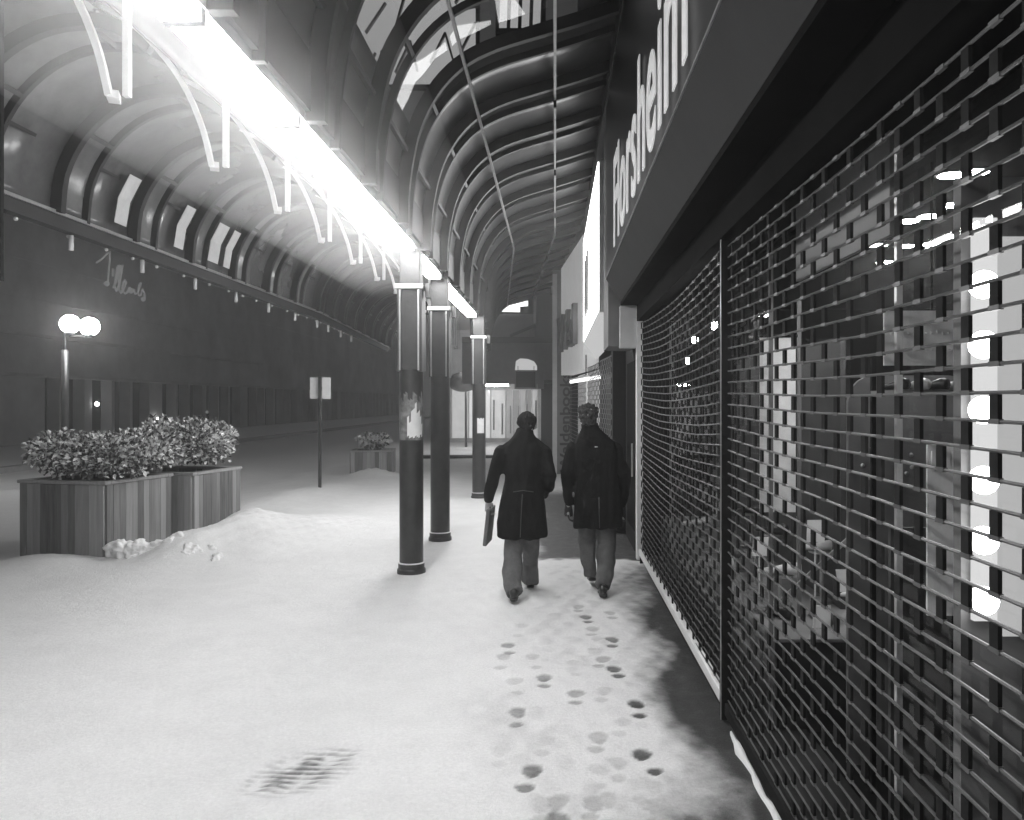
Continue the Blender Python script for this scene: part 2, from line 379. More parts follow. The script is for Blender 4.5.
for k,y in enumerate(BAYS):
    mb=MB(); arc_bar(mb,RP,y,.065,.11); arc_bar(mb,RP,y+.48,.04,.06)
    rung(mb,RP,4,.2,y,y+.48); rung(mb,RP,2,.2,y+.48,y+1.29,.03)
    mb.build('rib',M['rib'],canopy)
    if k<len(BAYS)-1:
        y1=BAYS[k+1]; clear=k in (5,6)  # bays left clear so the added reflection boards show through
        if clear:
            sheet(RP[:4],y+.01,y1-.01).build('glass_panel',M['roofglass'],canopy,True)
            MB().add([v for i in range(3,8) for v in ((RP[i][0],y+.01,RP[i][1]),(RP[i][0],y1-.01,RP[i][1]))],[(2*i,2*i+1,2*i+3,2*i+2) for i in range(4)]).build('clear_glass_panel',M['clear'],canopy,True)
            j=9 if k==6 else 7
            sheet(RP[j:],y+.01,y1-.01).build('glass_panel',M['roofglass'],canopy,True)
            if k==6: MB().add([v for i in range(7,10) for v in ((RP[i][0],y+.01,RP[i][1]),(RP[i][0],y1-.01,RP[i][1]))],[(2*i,2*i+1,2*i+3,2*i+2) for i in range(2)]).build('clear_glass_panel',M['clear'],canopy,True)
        else: sheet(RP,y+.01,y1-.01).build('glass_panel',M['roofglass'],canopy,True)
YE=BAYS[-1]
def longbar(x,z,w,h,m,name,parent,y0=-1.9,y1=YE,bev=0):
    mb=MB()
    for a,c in ((y0,BEND_Y),(BEND_Y,y1)): mb.bar(bend(Vector((x,a,z))),bend(Vector((x,c+.001,z))),w,h)
    return mb.build(name,m,parent,bevel=bev)
longbar(-.80,4.79,.026,.03,M['bright_metal'],'purlin',canopy); longbar(0.,5.07,.026,.03,M['bright_metal'],'purlin',canopy)
longbar(.64,5.30,.14,.24,M['rib'],'wall_beam',canopy); longbar(-1.44,3.62,.10,.34,M['rib'],'spring_beam',canopy)
for y in BAYS[2:]:
    if int(y*10)%2==0: MB().bar(bend(Vector((0,y+.2,5.2))),bend(Vector((0,y+.2,4.98))),.03,.04).build('drop_clip',M['rib'],canopy)
# added lit board above the roof, standing in for reflections in the glass
bd=thing('reflection_board','added bright board standing in for a sign reflection in the clear panes of the vault','reflection board',(-1.7,7.6,5.4))
MB().box(-2.1,-.76,8.06,8.12,4.96,6.3).build('board_frame',M['dark'],bd); MB().box(-2.05,-.80,8.045,8.058,5.0,6.25).build('lit_face',M['reflglow'],bd)
for i,(a,c) in enumerate([((-1.95,5.0),(-1.80,5.3)),((-1.72,5.05),(-1.74,5.32)),((-1.6,5.1),(-1.45,5.42)),((-1.45,5.42),(-1.38,5.12)),((-1.25,5.2),(-1.1,5.5)),((-1.1,5.5),(-1.02,5.22)),((-.95,5.3),(-.8,5.6)),((-1.9,5.5),(-1.7,5.8)),((-1.6,5.55),(-1.5,5.9)),((-1.3,5.7),(-1.15,6.0)),((-1.0,5.8),(-.8,6.1)),((-.9,5.75),(-.75,5.78))]):
    MB().bar((a[0],8.03,a[1]),(c[0],8.03,c[1]),.02,.05,(0,1,0)).build('dark_stroke',M['signblack'],bd)
for x in (-2.0,-1.3): MB().bar((x,8.15,4.75),(x,8.15,5.7),.05,.05).build('board_post',M['black_steel'],bd)

b2=thing('reflection_board','smaller added lit board standing in for a reflection in the clear pane nearer the shop signs','reflection board',(-.4,8.6,5.4))
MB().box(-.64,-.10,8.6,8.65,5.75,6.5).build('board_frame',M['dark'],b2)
for i in range(4): MB().prism([(-.6+.12*i,5.82),(-.52+.12*i,5.82),(-.50+.12*i,6.4),(-.58+.12*i,6.4)],8.585,8.598).build('lit_strip',M['reflglow'],b2)  # second added board, its glowing strips standing for glass reflections
MB().bar((-.4,8.68,5.1),(-.4,8.68,6.0),.05,.05).build('board_post',M['black_steel'],b2)
# ------------------------------------------------------------------ left barrel canopy
left=thing('barrel_canopy','grey barrel-vaulted glass canopy hanging over the snowy pavement beside the street','canopy',(-3.5,8,3.4))
for k,y in enumerate(BAYS):
    mb=MB(); arc_bar(mb,LP[:8],y,.07,.10); arc_bar(mb,LP[:8],y+.46,.045,.06)
    rung(mb,LP,0,.03,y,y+.46,.04); rung(mb,LP,2,.3,y,y+.46); rung(mb,LP,5,.1,y,y+.46); rung(mb,LP,1,.6,y+.46,y+.80,.03)
    mb.build('rib',M['rib'],left)
    mb=MB(); arc_bar(mb,LP[6:],y-.28,.03,.035); mb.bar(bend(Vector((-2.38,y-.28,3.46))),bend(Vector((-2.42,y-.18,3.46))),.06,.04)
    mb.build('lit_rib_end',M['white'],left)  # inner rib half coloured white for the strip lights falling on it
    MB().bar(bend(Vector((-2.30,y-.28,3.44))),bend(Vector((-2.30,y-.28,4.62))),.035,.035).build('hanger_rod',M['white'],left)
    if k<len(BAYS)-1:
        sheet(LP[:9],y+.01,BAYS[k+1]-.01).build('glass_panel',M['leftglass'],left,True)
sheet([(-2.70,4.22),(-2.6,4.5),(-2.3,4.66),(-1.9,4.7),(-1.55,4.55),(-1.46,4.0)],-1.9,BEND_Y).build('roof_sheet',M['leftglass'],left,True)
longbar(-4.53,3.43,.10,.12,M['rib'],'gutter_beam',left); longbar(-4.46,3.50,.02,.03,M['bright_metal'],'gutter_lip',left)
for i in range(11):
    y=6.2+1.29*i
    MB().tube([bend(Vector((-4.53,y,3.36))),bend(Vector((-4.53,y,3.22)))],.022,8).build('drain_spout',M['white'],left,True)
for i in range(22):
    y=5.6+.61*i+.1*math.sin(i*5); MB().ball(bend(Vector((-4.56,y,3.35))),.018).build('snow_clump',M['snowlump'],left,True)
for (y,z0,w) in ((9.25,3.6,.22),(10.15,3.6,.30),(8.0,3.6,.22),(10.62,3.6,.2)):  # white sheets standing in for a lit sign's reflections in the glass
    pts=[Vector((-4.44,y,3.60)),Vector((-4.40,y,3.85)),Vector((-4.28,y,4.08))]
    mb=MB(); vs=[]
    for p in pts: vs+=[p+Vector((.03,0,0)),p+Vector((.03,w,0))]
    vs+=[v+Vector((.006,0,-.002)) for v in vs]
    mb.add(vs,[(0,1,3,2),(2,3,5,4),(6,8,9,7),(8,10,11,9),(0,2,8,6),(2,4,10,8),(1,7,9,3),(3,9,11,5),(0,6,7,1),(4,5,11,10)])
    mb.build('reflection_patch',M['paper'],left)

# ------------------------------------------------------------------ columns and lamps
def column(x,y,label,poster):
    t=thing('steel_column',label,'column',(x,y,0),'black steel columns carrying the canopy')
    mb=MB(); r=.125; n=24
    mb.rings([((x,y,-.03),r,r),((x,y,2.14),r,r)],40,1.0); mb.build('shaft',M['black_steel'],t,False,.004)
    MB().box(x-.105,x+.105,y-.105,y+.105,2.14,3.40).build('upper_shaft',M['black_steel'],t,bevel=.006)
    for s in (-1,1):
        m_=MB(); m_.box(x+s*.118-.012,x+s*.118+.012,y-.125,y+.125,2.12,2.978); m_.box(x+s*.097-.010,x+s*.097+.010,y-.132,y-.107,2.12,2.978)
        ch_=m_.build('side_channel',M['black_steel'],t)
        MB().box(x+s*.097-.008,x+s*.097+.008,y-.142,y-.134,2.13,2.975).build('bright_edge',M['bright_metal'],ch_)
    MB().box(x-.15,x+.15,y-.15,y+.15,2.98,3.035).build('capital',M['palegrey'],t,bevel=.01)
    MB().box(x+.152,x+.20,y-.05,y+.05,2.9,3.05).build('side_bracket',M['grey'],t,bevel=.004)
    MB().rings([((x,y,-.03),.15,.15),((x,y,.035),.15,.15),((x,y,.05),.138,.138),((x,y,.10),.138,.138)],32,1.0).build('base_collar',M['black_steel'],t,True,.004)
    MB().rings([((x,y,.1),.139,.139),((x,y,.112),.134,.134)],32,1.0).build('snow_ring',M['snowlump'],t)
    if poster==1:
        m_=MB(); th=[-1.75+.16*i for i in range(10)]
        cols=[(1.44,1.66),(1.42,1.60),(1.43,1.72),(1.42,1.74),(1.44,1.80),(1.43,1.70),(1.42,1.72),(1.45,1.66),(1.43,1.58)]
        for i,(a,c) in enumerate(cols):
            for rr in (.1265,):
                A=th[i]; B=th[i+1]; m_.add([(x+rr*math.cos(A),y+rr*math.sin(A),a),(x+rr*math.cos(B),y+rr*math.sin(B),a+.01),(x+rr*math.cos(B),y+rr*math.sin(B),c),(x+rr*math.cos(A),y+rr*math.sin(A),c-.02)],[(0,1,2,3)])
        m_.build('torn_poster',M['paper'],t)
        m_=MB()
        for i in range(14):
            A=-2.9+.2*i; B=A+.2; c=1.85+.05*math.sin(i*1.7); 
            m_.add([(x+.1256*math.cos(A),y+.1256*math.sin(A),1.40),(x+.1256*math.cos(B),y+.1256*math.sin(B),1.40),(x+.1256*math.cos(B),y+.1256*math.sin(B),c),(x+.1256*math.cos(A),y+.1256*math.sin(A),c+.02)],[(0,1,2,3)])
        m_.build('paste_residue',mat('paste_residue',.16,.6,0,.95,11),t)
    if poster==3:
        m_=MB()
        for i in range(5):
            A=-1.75+.22*i; B=A+.22
            m_.add([(x+.127*math.cos(A),y+.127*math.sin(A),1.22),(x+.127*math.cos(B),y+.127*math.sin(B),1.22),(x+.127*math.cos(B),y+.127*math.sin(B),1.50-.02*(i%2)),(x+.127*math.cos(A),y+.127*math.sin(A),1.50)],[(0,1,2,3)])
        m_.build('white_notice',M['paper'],t)
    return t
column(-1.52,8.47,'nearest black column, with a torn poster pasted on its shaft',1)
column(-1.50,10.45,'bare black column standing between the poster column and the farther one','')
column(-1.425,15.0,'farthest black column, with a small white notice at head height',3)
def fixture(y0,y1,label):
    t=thing('fluorescent_fixture',label,'ceiling light',(-1.54,y0,3.42),'fluorescent strip lights along the canopy beam')
    f=lambda m_: m_.warp(bend)
    f(MB().box(-1.63,-1.45,y0,y1,3.445,3.56)).build('housing',M['white'],t)
    f(MB().box(-1.615,-1.465,y0+.05,y1-.05,3.37,3.442)).build('diffuser',M['tube'],t)
    for y in (y0+.004,y1-.012): f(MB().box(-1.625,-1.455,y,y+.008,3.365,3.444)).build('end_cap',M['white'],t)
    return t
segs=[]; y=8.28
names=['ending at the poster column','second before the poster column','third before the poster column','fourth before the poster column','fifth before the poster column','sixth before the poster column']
i=0
while y>-2.4:
    lab=('fluorescent strip light '+names[i]) if i<6 else 'fluorescent strip light overhead, too near to the camera to be seen'
    fixture(y-1.22,y,lab); y-=1.245; i+=1
fixture(8.75,10.2,'fluorescent strip light between the poster column and the bare column')
fixture(10.75,12.1,'fluorescent strip light just past the bare column'); fixture(12.13,13.45,'middle fluorescent strip light between the bare column and the farthest column'); fixture(13.48,14.8,'fluorescent strip light ending at the farthest column')
bm_=thing('light_beam','dark steel beam that carries the strip lights along the column tops','beam',(-1.54,5,3.6))
longbar(-1.54,3.66,.16,.195,M['rib'],'beam_web',bm_)
longbar(-1.54,3.79,.24,.03,M['rib'],'beam_flange',bm_)

# dark hanging sign edge at far left
hs=thing('hanging_sign','narrow dark sign panel hanging from the canopy gutter at the picture edge','sign',(-3.5,5.0,3.4))
MB().box(-3.66,-3.47,5.0,5.025,2.56,4.5).build('panel',M['signblack'],hs,bevel=.004)
MB().box(-3.468,-3.463,4.997,5.028,2.56,4.5).build('edge_trim',M['link'],hs)

# ------------------------------------------------------------------ right side: shoe shop
shop=thing('shoe_shop_front','dark shop front with lettered sign band above the rolling grilles','shop front',(1,4,0))
spn=MB().box(.58,.66,-3,9.1,3.20,5.15).build('sign_panel',M['signblack'],shop)
MB().add([(.58,-3,3.197),(.58,9.1,3.197),(.745,9.1,2.94),(.745,-3,2.94),(.72,-3,3.197),(.72,9.1,3.197),(.80,9.1,2.94),(.80,-3,2.94)],[(0,1,2,3),(4,7,6,5),(0,4,5,1),(3,2,6,7),(1,5,6,2),(0,3,7,4)]).build('canted_fascia',M['fascia'],shop)
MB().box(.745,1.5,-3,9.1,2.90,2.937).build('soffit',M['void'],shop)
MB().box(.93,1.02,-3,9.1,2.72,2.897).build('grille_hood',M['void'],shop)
MB().box(.574,.582,-3,9.1,3.196,3.21).build('fascia_trim',M['bright_metal'],shop)
sign=text_mesh('Florsheim',1.18,.004,.010,.72,1.06)
w=max(v.co.x for v in sign.vertices); 
for v in sign.vertices: v.co.x*=4.25/w
place_text('lettering',sign,M['letter'],(.555,7.62,3.27),(0,-1,0),(0,0,1),spn)
s2=text_mesh('Shoes',1.18,.004,.010,.62,1.06)
place_text('lettering',s2,M['letter'],(.555,2.96,3.25),(0,-1,0),(0,0,1),spn)
MB().box(.93,1.0,9.1,9.22,0,2.90).build('white_jamb',M['white'],shop,bevel=.005)
MB().box(.745,.928,9.12,9.3,2.42,2.90).build('jamb_head',M['palegrey'],shop)
for y in (4.56,):
    gp_=MB().box(.945,1.0,y-.035,y+.035,.0,2.72).build('grille_post',M['link'],shop,bevel=.004)
    MB().box(.938,.943,y-.030,y-.018,.0,2.72).build('post_edge',M['bright_metal'],gp_)
MB().box(.99,1.35,-3,9.1,-.05,.045).build('threshold',M['dark'],shop)
# shop shell
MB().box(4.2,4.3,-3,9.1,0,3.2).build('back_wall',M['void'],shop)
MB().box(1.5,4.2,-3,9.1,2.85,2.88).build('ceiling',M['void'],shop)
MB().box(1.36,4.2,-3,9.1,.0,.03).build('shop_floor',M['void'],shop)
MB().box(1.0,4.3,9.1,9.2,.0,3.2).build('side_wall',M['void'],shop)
MB().add([(1.15,4.3,.05),(1.15,9.08,.05),(1.15,9.08,2.72),(1.15,4.3,2.72)],[(0,1,2,3)]).build('window_glass',M['shopglass'],shop)
MB().add([(1.15,-3,.05),(1.15,2.68,.05),(1.15,2.68,2.72),(1.15,-3,2.72)],[(0,1,2,3)]).build('window_glass',M['shopglass'],shop)
MB().box(1.145,1.165,2.68,2.70,.05,2.72).build('glass_edge',M['bright_metal'],shop)
MB().add([(1.16,4.27,.53),(3.2,4.27,.53),(3.2,4.27,2.72),(1.16,4.27,2.72)],[(0,1,2,3)]).build('window_glass',M['shopglass'],shop)
MB().box(1.145,1.165,4.27,4.29,.05,2.72).build('glass_edge',M['grey'],shop)
# upper building wall
wall=thing('shop_building','tall dark building wall rising above the canopy and shop signs','building',(.7,10,0))
MB().box(.67,1.2,-3,9.1,5.16,14).build('wall',M['dark'],wall)
MB().box(1.5,12,-3,60,5.0,13.9).build('wall',M['dark'],wall)

def grille(name,label,path,z0,z1,pitch,sp,sag,rm,rail_m=None,cat='rolling grille',group='rolling security grilles'):
    """path: two plan points near->far"""
    a=Vector((path[0][0],path[0][1],0)); c=Vector((path[1][0],path[1][1],0)); Ln=(c-a).length; d=(c-a)/Ln; nr=Vector((-d.y,d.x,0))
    t=thing(name,label,cat,tuple(a),group)
    rows=int((z1-z0)/pitch); nseg=max(6,int(Ln/.4))
    def pt(s,z): 
        u=s/Ln; hh=(z-z0)/(z1-z0)
        return a+d*s+Vector((0,0,z-sag*4*u*(1-u)*(.25+.75*(hh)) + .003*math.sin(s*3+z*9)))
    rods=MB(); links=MB()
    for r in range(rows+1):
        z=z0+r*pitch; ph=(r%2)*sp/2
        pts=[pt(Ln*i/nseg,z) for i in range(nseg+1)]
        rods.tube(pts,.0048,6)
        k=0
        while True:
            s=ph+k*sp+.02
            if s>Ln-.02: break
            p0=pt(s,z); 
            # collar on the rod and flat link to the rod above
            rods.bar(p0-d*.022,p0+d*.022,.0115,.0115)
            if r<rows:
                p1=pt(s,z+pitch); links.bar(p0+Vector((0,0,.004)),p1-Vector((0,0,.004)),.035,.010,tuple(nr))
            k+=1
    o=len(rods.v); rods.v+=links.v; rods.f+=[[o+i for i in f] for f in links.f]; rods.mi+=[1]*len(links.f); rods.tone+=links.tone
    rods.build('mesh_grille',[rm,M['link']],t)
    zb=z0-.045
    MB().bar(a+Vector((0,0,zb)),c+Vector((0,0,zb)),.045,.07).build('bottom_rail',rail_m or M['bright_metal'],t,bevel=.006)
    return t
g1=grille('rolling_grille','sagging rolling grille between the grille post and the white door jamb',((.975,4.62),(.975,9.08)),.14,2.72,.064,.25,.075,M['rod'],M['white'])
MB().bar((.975,8.95,-.02),(.975,8.95,.07),.05,.04).build('rail_foot',M['link'],g1)
g2=grille('rolling_grille','nearest rolling grille, closed over the display window with the bulbs',((.975,-1.5),(.975,4.50)),.12,2.72,.064,.25,.04,M['rod'],M['link'])
# snowy ledge under the nearest grille
lg=[]
m_=MB(); yy=[-1.5+.12*i for i in range(50)]
vs=[];
for i,y_ in enumerate(yy):
    w_=.0+.018*math.sin(i*1.9)+.012*math.sin(i*4.7); h_=.022+.010*math.sin(i*2.3)+.008*math.sin(i*5.1)
    vs+=[(.945-w_*.5,y_,-.03),(.95-w_*.3,y_,h_*.8-.012),(.966,y_,h_-.01),(.975,y_,-.03)]
n=len(yy); m_.add(vs,[(4*i+j,4*i+j+1,4*i+j+5,4*i+j+4) for i in range(n-1) for j in range(3)])
o=m_.build('snow_ridge',M['snowlump'],None,True); tag(o,'thin ridge of snow lying along the foot of the nearest grille','snow')

# window contents ---------------------------------------------------------
deck=thing('display_deck','low black display deck for shoes behind the window glass','display stand',(1.8,6,0))
MB().box(1.18,3.1,4.29,8.9,.03,.51).build('deck_body',M['display'],deck); MB().box(1.175,3.12,4.285,8.9,.512,.53).build('deck_top',M['grey'],deck,bevel=.003)
def prop(name,mb,m,label,cat,group=None): return tag(mb.build(name,m,None),label,cat,group)
bn=thing('hanging_banner','tall pale banner hanging in the shop window behind the grille','banner',(1.32,4.72,1.15))
MB().box(1.21,1.42,4.72,4.73,1.15,2.18).build('banner_cloth',M['banner'],bn); MB().tube([(1.2,4.72,2.19),(1.43,4.72,2.19)],.01).build('banner_rail',M['link'],bn)
MB().bar((1.45,4.75,.53),(1.45,4.75,2.4),.02,.02).build('banner_pole',M['grey'],bn); MB().bar((1.43,4.74,2.19),(1.45,4.75,2.19),.012,.012).build('banner_arm',M['grey'],bn)
# valance board
va=thing('window_valance','plain grey valance board across the top of the shop window','valance',(1.3,3.8,2.4))
MB().box(1.28,1.30,3.06,4.25,2.44,2.84).build('valance_board',M['transom'],va)
# rounded board
rb=thing('rounded_board','tall grey display board with rounded top corners inside the window','display board',(1.7,3.9,0))
pl=[(1.43,.03),(2.05,.03),(2.05,1.80)]+[(2.05-.13+.13*math.cos(a),1.80+.13*math.sin(a)) for a in (0.3,.6,.9,1.2,1.57)]+[(1.56+.13*math.cos(a),1.80+.13*math.sin(a)) for a in (1.57,1.9,2.2,2.5,2.8,3.14)]
MB().prism(pl,3.9,3.93).build('board_panel',M['midcard'],rb)
for z in (1.44,1.50,1.56):
    for x in (1.5,1.55,1.68,1.74):
        MB().ball((x+.03*math.sin(z*40),3.88,z+.02*math.sin(x*50)),.011,n=6).build('sparkle_bead',M['bright_metal'],rb)
pc=thing('pale_poster','pale display poster with a beaded border above the shoe shelf','poster',(1.65,3.5,1.9))
MB().box(1.44,1.86,3.5,3.51,1.96,2.20).build('poster_sheet',M['banner'],pc)
MB().bar((1.65,3.505,2.2),(1.65,3.505,2.85),.008,.008).build('poster_wire',M['link'],pc)
m_=MB()
for i in range(16): m_.ball((1.47+.025*i,3.495,2.10+.004*(i%3)),.006,n=6)
for i in range(10): m_.ball((1.50+.025*i,3.495,2.03),.006,n=6)
m_.build('bead_row',M['white'],pc)
sh=thing('shoe_shelf','dark glass-fronted shelf holding a row of small shoes','shelf',(1.8,3.45,1.8))
MB().box(1.42,2.0,3.35,3.6,1.83,1.85).build('shelf_board',M['grey'],sh)
for x in (1.44,1.98): MB().bar((x,3.62,.03),(x,3.62,2.0),.02,.02).build('shelf_post',M['link'],sh)
def shoe(c,ang,s,m,parent=None,name='shoe'):
    mb=MB(); R=Matrix.Rotation(ang,3,'Z'); c=Vector(c)
    prof=[(-.13,.030,.055,.075),(-.09,.036,.045,.085),(-.03,.034,.035,.07),(.03,.042,.028,.05),(.09,.045,.022,.038),(.13,.033,.018,.03),(.15,.01,.014,.016)]
    vs=[]; n=10
    for (x,w_,hh,top) in prof:
        for j in range(n):
            a=2*math.pi*j/n; z=max(0,.5*top+.5*top*math.sin(a)); vs.append(c+R@(Vector((x,w_*math.cos(a),z))*s))
    k=len(prof); fs=[(i*n+j,i*n+(j+1)%n,(i+1)*n+(j+1)%n,(i+1)*n+j) for i in range(k-1) for j in range(n)]+[tuple(range(n))[::-1],tuple(range((k-1)*n,k*n))]
    return mb.add(vs,fs)
for i in range(6):
    o=shoe((1.47+.085*i,3.47,1.852),1.9+.1*math.sin(i*3),.62,M['white']).build('display_shoe',M['palegrey'] if i%2 else M['shoe'],None,True)
    tag(o,'small display shoe in the row on the dark shelf below the pale poster','shoe','shoes on the shelf')
spots=[(1.30,4.75,.53),(1.42,5.05,.53),(1.55,4.65,.53),(1.38,5.5,.53),(1.7,5.1,.53),(1.36,6.1,.53),(1.6,5.9,.53),(1.8,4.6,.53),(1.32,6.8,.53),(1.62,6.6,.53),(1.35,7.6,.53)]
for i,(x,y_,z) in enumerate(spots):
    hgt=[0,.18,.0,.25,.32,.1,.3,.14,.2,.35,.1][i]
    if hgt:
        o=MB().rings([((x,y_,z),.07,.07),((x,y_,z+.015),.07,.07),((x,y_,z+.02),.012,.012),((x,y_,z+hgt-.01),.012,.012),((x,y_,z+hgt-.008),.08,.08),((x,y_,z+hgt),.08,.08)],14).build('shoe_stand',M['bright_metal'],None)
        tag(o,'round metal stand raising a shoe on the black display deck','stand','shoe stands on the deck')
    o=shoe((x,y_,z+hgt+.001),2.2+.7*math.sin(i*2.1),1.0,None).build('display_shoe',[M['shoe'],M['palegrey'],M['trouser']][i%3],None,True)
    tag(o,['black leather shoe standing on the display deck','pale leather shoe standing on the display deck','grey suede shoe standing on the display deck'][i%3],'shoe','shoes on the display deck')
for i,(x,y_,z,t) in enumerate([(1.50,4.5,.53,.3),(1.62,4.42,.75,-.4),(1.78,4.36,.53,.2),(1.33,5.2,.8,.5),(1.27,5.9,.6,-.2),(1.45,4.45,1.02,.35)]):
    o=MB().add([(x-.05,y_,z),(x+.05,y_,z),(x+.05+.03*t,y_+.02,z+.12),(x-.05+.03*t,y_+.02,z+.12),(x-.05,y_+.004,z),(x+.05,y_+.004,z),(x+.05+.03*t,y_+.024,z+.12),(x-.05+.03*t,y_+.024,z+.12)],[(0,1,2,3),(4,7,6,5),(0,4,5,1),(1,5,6,2),(2,6,7,3),(3,7,4,0)])
    if z>.54: o.bar((x,y_+.01,.53),(x,y_+.01,z+.01),.008,.008)
    tag(o.build('price_card',M['card'],None),'small white price card propped among the shoes','card','price cards among the shoes')
# white angular cut-out and tilted strips
wc=MB().prism([(1.66,.62),(1.66,.86),(1.72,.86),(1.74,.78),(1.88,.76),(1.88,.55),(1.80,.60)],4.34,4.35)
tag(wc.build('white_cutout',M['card'],None),'white angular paper cut-out at the corner of the display deck','display card')
st=MB().bar((1.18,4.5,.60),(1.80,4.4,1.22),.02,.02); tag(st.build('tilted_bar',M['bright_metal'],None),'slanting metal bar leaning across the shoe display','bar')
# mirror with bulbs
mr=thing('bulb_mirror','tall bright mirror panel edged with a column of round bulbs','lit mirror',(1.3,2.3,0))
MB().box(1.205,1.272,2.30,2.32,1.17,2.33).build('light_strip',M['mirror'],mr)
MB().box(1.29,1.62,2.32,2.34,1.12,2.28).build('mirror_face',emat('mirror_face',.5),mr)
MB().box(1.19,1.64,2.345,2.39,.03,2.46).build('mirror_frame',M['grey'],mr)
for y_ in (285,345,410,480,540,600):
    MB().ball((1.212,2.262,H+(CY-y_)*2.27/F),.040,n=14).build('bulb',M['bulb'],mr,True)
MB().box(1.14+.25,1.14+.30,2.296,2.30,1.6,1.9).build('ornament',M['grey'],mr)
cd=thing('lettered_card','grey lettered display card standing below the shoe shelf','card',(1.35,2.62,.8))
MB().box(1.22,1.40,2.62,2.63,1.1,1.66).build('card_sheet',M['banner'],cd)
MB().bar((1.31,2.635,.05),(1.31,2.635,1.3),.015,.015).build('card_leg',M['link'],cd)
place_text('lettering',text_mesh('MIE',.085,.004,.002),M['white'],(1.225,2.612,1.58),(1,0,0),(0,0,1),cd)
rp=MB().box(1.2,1.75,2.86,2.88,.03,1.35); tag(rp.build('low_partition',M['darkboard'],None),'grey low partition panel behind the glass edge','partition')
for i,(px,py,D) in enumerate([(855,246,4.87),(878,245,4.87),(905,246,4.87),(930,244,4.87),(958,236,4.7),(908,221,4.2),(930,216,4.1),(952,205,3.9),(975,193,3.65),(952,175,3.4),(975,172,3.4),(885,262,5.2)]):
    p=P(px,py,D); p.x=(px-CX)*D/F; zz=2.848
    D2=(zz-H)*F/(CY-py); x=(px-CX)*D2/F
    o=thing('recessed_lamp','small bright recessed lamp in the shop ceiling','ceiling light',(x,D2,zz),'recessed lamps in the shop ceiling')
    MB().rings([((x,D2,zz-.004),.06,.05),((x,D2,zz),.06,.05)],16).build('lens',M['down'],o)
    MB().rings([((x,D2,zz-.002),.075,.065),((x,D2,zz+.002),.075,.065)],16).build('trim',M['grey'],o)
# added glowing balls for lights reflected in the window behind the grille
for i,(px,py) in enumerate([(695,340),(714,326),(720,324),(688,361)]):
    D=[6.6,6.0,5.95,7][i]; X_=max(1.25,(px-CX)*D/F); D=X_*F/(px-CX) ; z=H+(CY-py)*D/F
    o=thing('window_glint','small glowing spotlight standing in for a light reflected in the window behind the sagging grille','glint',(X_,D,z),'reflected lights in the far window')
    MB().ball((X_,D,z),.03,n=10).build('bulb',M['globe'],o,True); MB().bar((X_,D+.03,z+.02),(X_,D+.03,2.85),.012,.012).build('stem',M['link'],o)
# long grey display back panels in far window
for i in range(4):
    o=MB().box(1.75,1.78,4.9+i*1.0,5.7+i*1.0,.53,2.2-.2*(i%2)); tag(o.build('back_panel_board',M['darkboard'],None),'plain grey display back panel standing on the deck behind the sagging grille','panel','display back panels')

# ------------------------------------------------------------------ recess, pier and second shop
pier=thing('dark_pier','dark wall pier between the two lit shop signs','pier',(.8,10,0))
MB().box(.62,.94,9.32,10.2,2.45,5.15).build('pier_head',M['grey'],pier)
MB().box(.98,1.3,9.32,11.1,0,2.95).build('recess_wall',M['dark'],pier); MB().box(.80,1.3,11.1,11.35,0,2.9).build('pier_base',M['dark'],pier)
MB().box(.80,1.3,10.2,11.35,2.9,5.1).build('pier_wall',M['dark'],pier)
door=thing('recessed_door','dark recessed shop door beside the white jamb','door',(.97,10,0))
dl_=MB().box(.955,.975,9.5,10.6,.03,2.3).build('door_leaf',M['void'],door); MB().box(.945,.953,9.5,10.6,.03,.25).build('kick_plate',M['link'],dl_); MB().bar((.93,9.65,.9),(.93,9.65,1.3),.02,.02).build('handle',M['bright_metal'],dl_)
s2=thing('lit_shop_sign','glowing white shop sign box beyond the dark pier','sign',(.6,12,2.7))
MB().box(.565,.80,10.25,15.5,2.95,4.9).build('sign_box',M['palegrey'],s2); MB().box(.548,.563,10.27,15.48,2.97,4.88).build('lit_face',M['litwhite'],s2)
MB().add([(.55,10.25,2.947),(.55,15.5,2.947),(.80,15.5,2.62),(.80,10.25,2.62),(.80,10.25,2.947),(.80,15.5,2.947)],[(0,1,2,3),(0,4,5,1),(3,2,5,4),(0,3,4),(1,5,2)]).build('canted_soffit',emat('soffit_spill_glow',.55),s2)  # sign's light on the soffit put in as a glow of its own
for k in range(3): 
    m_=MB(); pts=[(.54,13.0+.5*k+.10*math.sin(q*.8),3.3+.12*q) for q in range(9)]; m_.tube(pts,.03,6); m_.build('script_stroke',M['grey'],s2)
# the angled grey sign with dark channel letters
A=Vector((.55,15.5,0)); B=Vector((.15,19.5,0)); dd=(B-A).normalized(); nr=Vector((-dd.y,dd.x,0))
s3=thing('angled_shop_sign','pale grey shop sign with dark raised letters, beyond the glowing sign','sign',(.35,17.5,2.7))
def slab(a,b_,z0,z1,th,off=0):
    n_=Vector((1,0,0)); vs=[]
    for p in (a,b_):
        for z in (z0,z1):
            for q in (off,off+th): vs.append(p+Vector((q,0,z)))
    return MB().add(vs,[(0,1,3,2),(4,6,7,5),(0,4,5,1),(2,3,7,6),(0,2,6,4),(1,5,7,3)])
slab(A,B,2.45,5.05,.3).build('sign_box',mat('backlit_acrylic',.55,.5,0,.1,4,emit=.2),s3)
wt=text_mesh('Wal',1.15,.05,.02,1.0)
ww=max(v.co.x for v in wt.vertices)
for v in wt.vertices: v.co.x*=3.2/ww
place_text('lettering',wt,M['letterdark'],B+Vector((-.06,-.15,3.0)),(-dd.x,-dd.y,0),(0,0,1),s3)
